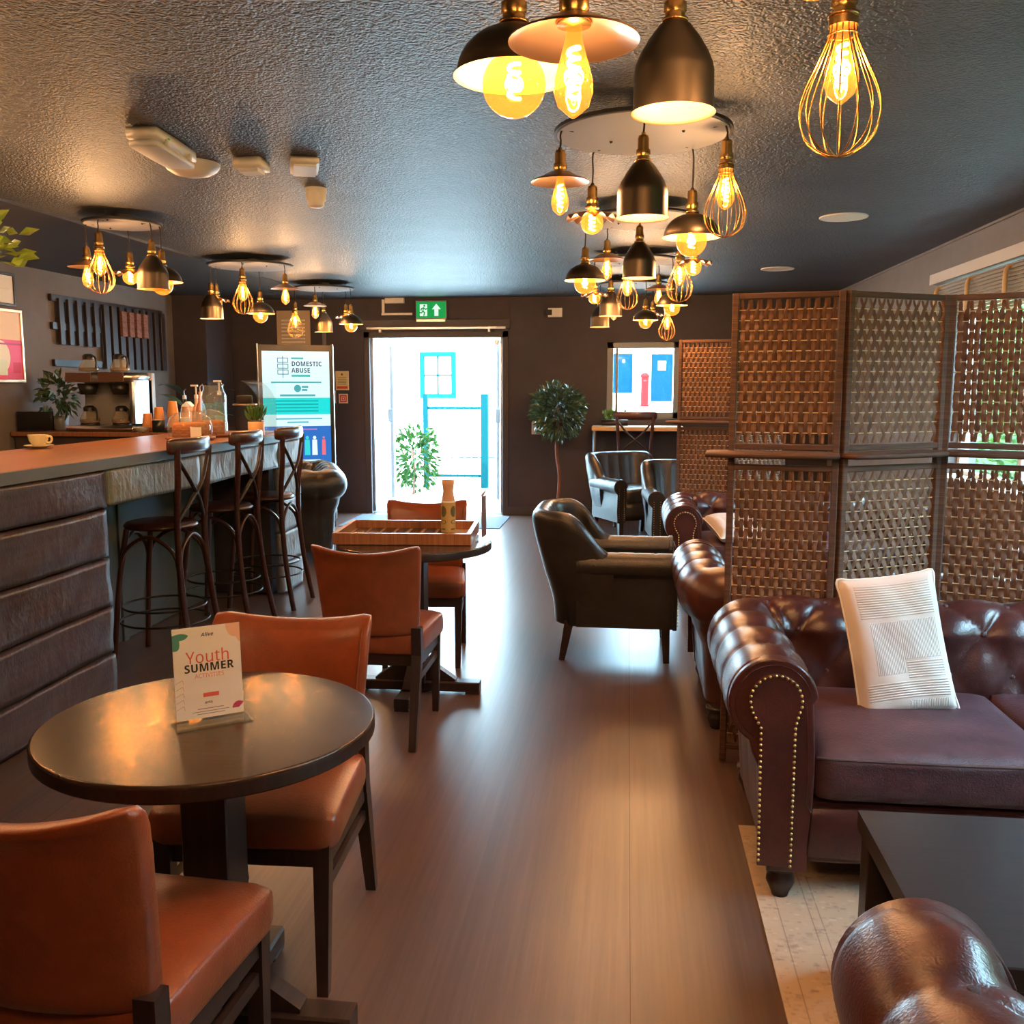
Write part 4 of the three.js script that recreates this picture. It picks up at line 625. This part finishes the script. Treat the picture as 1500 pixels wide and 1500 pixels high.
// ---------------------------------------------------------------- far end
{ // upright display screen
  const t = thing('display_screen', 'tall freestanding digital display screen with teal and blue notice', 'screen', [-3.47, 0, -9.82], .5);
  const px = canvasTex(720, 1200, (g, w, h) => {
    g.fillStyle = '#d8fbfa'; g.fillRect(0, 0, w, h); g.fillStyle = '#19d8d6'; g.fillRect(0, 470, w, 170); g.fillStyle = '#2f6fc0'; g.fillRect(0, 760, w, 440);
    g.fillStyle = '#1b2b57'; g.font = 'bold 66px sans-serif'; g.fillText('DOMESTIC', 310, 150); g.fillText('ABUSE', 310, 216); g.fillStyle = '#3cb8b4'; g.fillRect(310, 62, 130, 20); g.fillRect(310, 236, 200, 22);
    g.strokeStyle = '#2f6a86'; g.lineWidth = 7; for (const y of [70, 130, 190]) { g.strokeRect(165, y, 110, 42); } g.beginPath(); g.moveTo(220, 50); g.lineTo(220, 270); g.stroke();
    g.fillStyle = '#4aa3a8'; g.fillRect(90, 306, 540, 16); g.beginPath(); g.arc(370, 376, 38, 0, 7); g.fill(); g.fillRect(416, 350, 70, 20); g.fillRect(416, 382, 60, 20); g.fillRect(180, 436, 380, 20);
    g.fillStyle = '#0fa7a8'; for (let i = 0; i < 4; i++) g.fillRect(130, 496 + i * 34, 460, 14); g.fillStyle = '#62b7c8'; g.fillRect(130, 676, 500, 16); g.fillRect(250, 712, 230, 16);
    g.fillStyle = '#b07ab8'; g.fillRect(170, 786, 400, 14); g.fillStyle = '#8fe6ee'; g.fillRect(340, 816, 50, 18);
    const fig = (x, c, s) => { g.fillStyle = c; g.beginPath(); g.arc(x, 880, 18 * s, 0, 7); g.fill(); g.beginPath(); g.moveTo(x - 26 * s, 900); g.lineTo(x + 26 * s, 900); g.lineTo(x + 30 * s, 1060); g.lineTo(x - 30 * s, 1060); g.fill(); }; ['#d9f4f6', '#c9eef0', '#19c8c8', '#d9f4f6', '#39d2d2', '#e4f6f6'].forEach((c, i) => fig(140 + i * 80, c, 1)); fig(640, '#e8707e', .7);
    g.fillStyle = '#d9f4f6'; g.fillRect(380, 1106, 220, 22); g.fillRect(420, 1146, 100, 18);
  });
  mesh('casing', soft(.78, 1.86, .07, .012, [1, 1, 1]).translate(0, 1.0, -.045), M.blackPlastic, t); mesh('edge_trim', merge([bx(.012, 1.87, .075, -.392, 1.0, -.045), bx(.012, 1.87, .075, .392, 1.0, -.045)]), M.steel, t);
  mesh('lit_screen', new THREE.BoxGeometry(.7, 1.24, .004).translate(0, 1.24, -.007), std({ color: 0x000000, emissive: 0xffffff, emissiveMap: px, emissiveIntensity: 1.15, roughness: .15 }), t);
  mesh('foot', bx(.7, .06, .4, 0, .03, -.045), M.blackPlastic, t);
  const ra = new THREE.RectAreaLight(lin(.55, .85, 1), 1.0, .7, 1.24); ra.position.set(0, 1.24, .004); ra.rotation.y = PI; t.add(ra);
}
{ const t = thing('exit_sign', 'green running-man emergency exit sign above the double doors', 'exit sign', [-2.25, 2.36, -10.95]);
  const ex = canvasTex(512, 256, (g, w, h) => { g.fillStyle = '#10a04a'; g.fillRect(0, 0, w, h); g.fillStyle = '#e8fff0'; g.fillRect(60, 36, 130, 190); g.fillStyle = '#10a04a'; g.beginPath(); g.arc(140, 62, 17, 0, 7); g.fill(); g.strokeStyle = '#10a04a'; g.lineWidth = 20; g.lineCap = 'round'; g.lineJoin = 'round'; g.beginPath(); g.moveTo(128, 92); g.lineTo(112, 148); g.lineTo(146, 172); g.lineTo(130, 214); g.moveTo(112, 148); g.lineTo(86, 176); g.lineTo(66, 170); g.moveTo(126, 96); g.lineTo(160, 118); g.lineTo(178, 110); g.moveTo(122, 98); g.lineTo(92, 106); g.lineTo(82, 130); g.stroke(); g.fillStyle = '#e8fff0'; g.beginPath(); g.moveTo(350, 30); g.lineTo(430, 120); g.lineTo(385, 120); g.lineTo(385, 226); g.lineTo(315, 226); g.lineTo(315, 120); g.lineTo(270, 120); g.fill(); });
  mesh('sign_box', bx(.36, .21, .05, 0, 0, -.02), M.tin, t); mesh('lit_sign_face', new THREE.BoxGeometry(.34, .18, .004).translate(0, 0, .007), std({ color: 0x000000, emissive: 0xffffff, emissiveMap: ex, emissiveIntensity: 1.0 }), t); mesh('lamp_tray', bx(.34, .03, .06, 0, -.12, -.01), M.steel, t);
  const ra = new THREE.RectAreaLight(lin(.3, 1, .5), .6, .34, .18); ra.position.set(0, 0, .012); ra.rotation.y = PI; t.add(ra); }
{ const t = thing('conduit', 'cream conduit and box by the emergency exit sign', 'conduit', [0, 0, ZF]); mesh('conduit_run', merge([bx(.03, .17, .025, -2.82, 2.4, .013), bx(.36, .025, .025, -2.66, 2.32, .013)]), M.whitePlastic, t); mesh('junction_box', bx(.22, .06, .06, -2.68, 2.47, .03), M.whitePlastic, t); }
{ const t = thing('wall_pipe', 'pale vertical trunking on the far wall above the display screen', 'trunking', [0, 0, ZF]); mesh('trunking', bx(.04, 2.2, .03, -3.53, 1.35, .016), M.wallSide, t); mesh('socket_box', bx(.08, .08, .05, -3.62, 2.36, .026), M.whitePlastic, t); }
{ const t = thing('louvre_panel', 'cream slatted vent panel on the far wall behind the display screen', 'vent', [-3.9, 2.12, ZF]); mesh('panel', bx(.4, .5, .02, 0, 0, .011), std({ color: lin(.5, .36, .22), roughness: .6 }), t); for (let i = 0; i < 9; i++) mesh('slat', bx(.28, .018, .02, 0, -.2 + i * .042, .026).rotateX(.0), M.whitePlastic, t); }
const sign = (label, x, y, w, h, draw) => { const t = thing('wall_sign', label, 'sign', [x, y, ZF + .003]); mesh('plate', bx(w, h, .006, 0, 0, .003), M.paper, t); mesh('print', new THREE.BoxGeometry(w * .96, h * .96, .002).translate(0, 0, .007), flatPrint(canvasTex(128, 160, draw)), t); };
sign('cream fire action notice with red band on the far wall', -3.33, 1.56, .16, .22, g => { g.fillStyle = '#e2c98a'; g.fillRect(0, 0, 128, 160); g.fillStyle = '#6b5a3a'; g.beginPath(); g.arc(64, 26, 10, 0, 7); g.fill(); for (let i = 0; i < 5; i++) g.fillRect(20, 54 + i * 14, 88, 4); g.fillStyle = '#d0482e'; g.fillRect(10, 130, 108, 22); });
sign('small red fire call point below the cream fire notice', -3.32, 1.35, .11, .11, g => { g.fillStyle = '#e6c9a8'; g.fillRect(0, 0, 128, 160); g.fillStyle = '#d6402f'; g.fillRect(14, 18, 100, 124); g.strokeStyle = '#f2e4d8'; g.lineWidth = 9; g.strokeRect(38, 46, 54, 66); g.fillStyle = '#f2e4d8'; g.fillRect(56, 66, 18, 26); });
sign('small red-brown card on the far wall beside the call point', -3.45, 1.37, .08, .15, g => { g.fillStyle = '#d9b58e'; g.fillRect(0, 0, 128, 160); g.fillStyle = '#8f4a3a'; g.fillRect(20, 30, 90, 90); });
sign('square pale door release plate on the far wall by the potted tree', -1.02, 1.02, .15, .15, g => { g.fillStyle = '#d8cbb8'; g.fillRect(0, 0, 128, 160); g.fillStyle = '#7d7064'; g.fillRect(30, 40, 70, 8); g.fillRect(40, 100, 50, 8); g.beginPath(); g.arc(64, 74, 7, 0, 7); g.fill(); });
{ const t = thing('wall_unit', 'small cream and black sensor unit high on the far wall', 'sensor', [-.85, 2.32, ZF]); mesh('housing', bx(.16, .1, .05, .02, 0, .026), M.whitePlastic, t); mesh('lens', bx(.07, .06, .03, -.05, 0, .045), M.blackPlastic, t); }
{ const t = thing('window_ledge', 'high pale wooden ledge with steel leg under the far window', 'ledge', [0, 0, 0]); mesh('board', bx(1.0, .045, .4, .11, 1.03, -10.77, .005), std({ map: tex(F.grain, 512, [1, 3], [190, 150, 104], [222, 186, 138]), roughness: .4 }), t); mesh('leg', cyl(.018, .018, 1.0, -.36, .505, -10.62, 14), M.steel, t); mesh('leg_flange', cyl(.05, .05, .01, -.36, .006, -10.62, 20), M.steel, t); }
{ const t = thing('ledge_plant', 'small trailing plant in a dark trough on the window ledge', 'potted plant', [-.14, 1.053, -10.82]); mesh('trough', soft(.3, .07, .1, .008, [1, 1, 1]).translate(0, .036, 0), M.darkWood, t); foliage(t, 'foliage', M.leafBush, 70, .06, .035, () => [V(rr(-.14, .14), rr(.06, .15), rr(-.04, .04)), V(rr(-.6, .6), 1, rr(-.5, .5))]); }
{ const t = thing('potted_tree', 'standard potted tree with round dark leafy head by the far wall', 'tree', [-.76, 0, -10.55]); mesh('pot', lathe([[0, 0], [.11, 0], [.14, .22], [.125, .22], [.1, .03], [0, .03]], 24), M.tin, t); mesh('soil', cyl(.122, .122, .01, 0, .2, 0), M.choc, t);
  mesh('trunk', tube([[0, .18, 0], [.02, .5, .015], [-.015, .8, 0], [.01, 1.1, 0], [0, 1.3, 0]], .018, 24, 8), M.bark, t); mesh('branches', merge([0, 1, 2, 3].map(i => tube([[0, .95, 0], [cos(i * 1.7) * .1, 1.1, sin(i * 1.7) * .1], [cos(i * 1.7) * .22, 1.25, sin(i * 1.7) * .22]], .008, 10, 6))), M.bark, t);
  foliage(t, 'foliage', M.leaf, 1100, .085, .045, ball([0, 1.22, 0], .28, 1.1)); }
{ const t = thing('rolled_blind', 'rolled bamboo blind with rope ties under the pelmet on the right wall', 'blind', [XR - .06, 0, -6.05]); const rl = []; for (let i = 0; i < 22; i++) rl.push(new THREE.CylinderGeometry(.006, .006, 2.15, 6).rotateX(PI / 2).translate(-.03 + .012 * (i % 2), 2.18 - i * .011, 0).toNonIndexed()); mesh('bamboo_slats', merge(rl), std({ color: lin(.3, .27, .23), roughness: .6 }), t).userData.kind = 'stuff'; for (let i = 0; i < 4; i++) mesh('rope_tie', tube([[-.045, 2.165, 0], [-.06, 2.06, .01], [-.045, 1.94, 0], [.02, 1.94, 0], [.03, 2.06, 0], [.0, 2.165, 0]], .014, 20, 6, true).translate(0, 0, -1.0 + i * .62), M.cane, t); }
tag(mesh('blind_pelmet', bx(.12, .07, 2.3, XR - .06, 2.235, -6.05), std({ color: lin(.5, .49, .48), roughness: .5 })), 'pale boxed pelmet along the right wall above the bamboo blind', 'pelmet');

scene.traverse(o => { if (o.isMesh) { if (o.material !== M.bulb && o.material !== M.filament) o.castShadow = true; o.receiveShadow = true; } });
renderer.render(scene, camera);
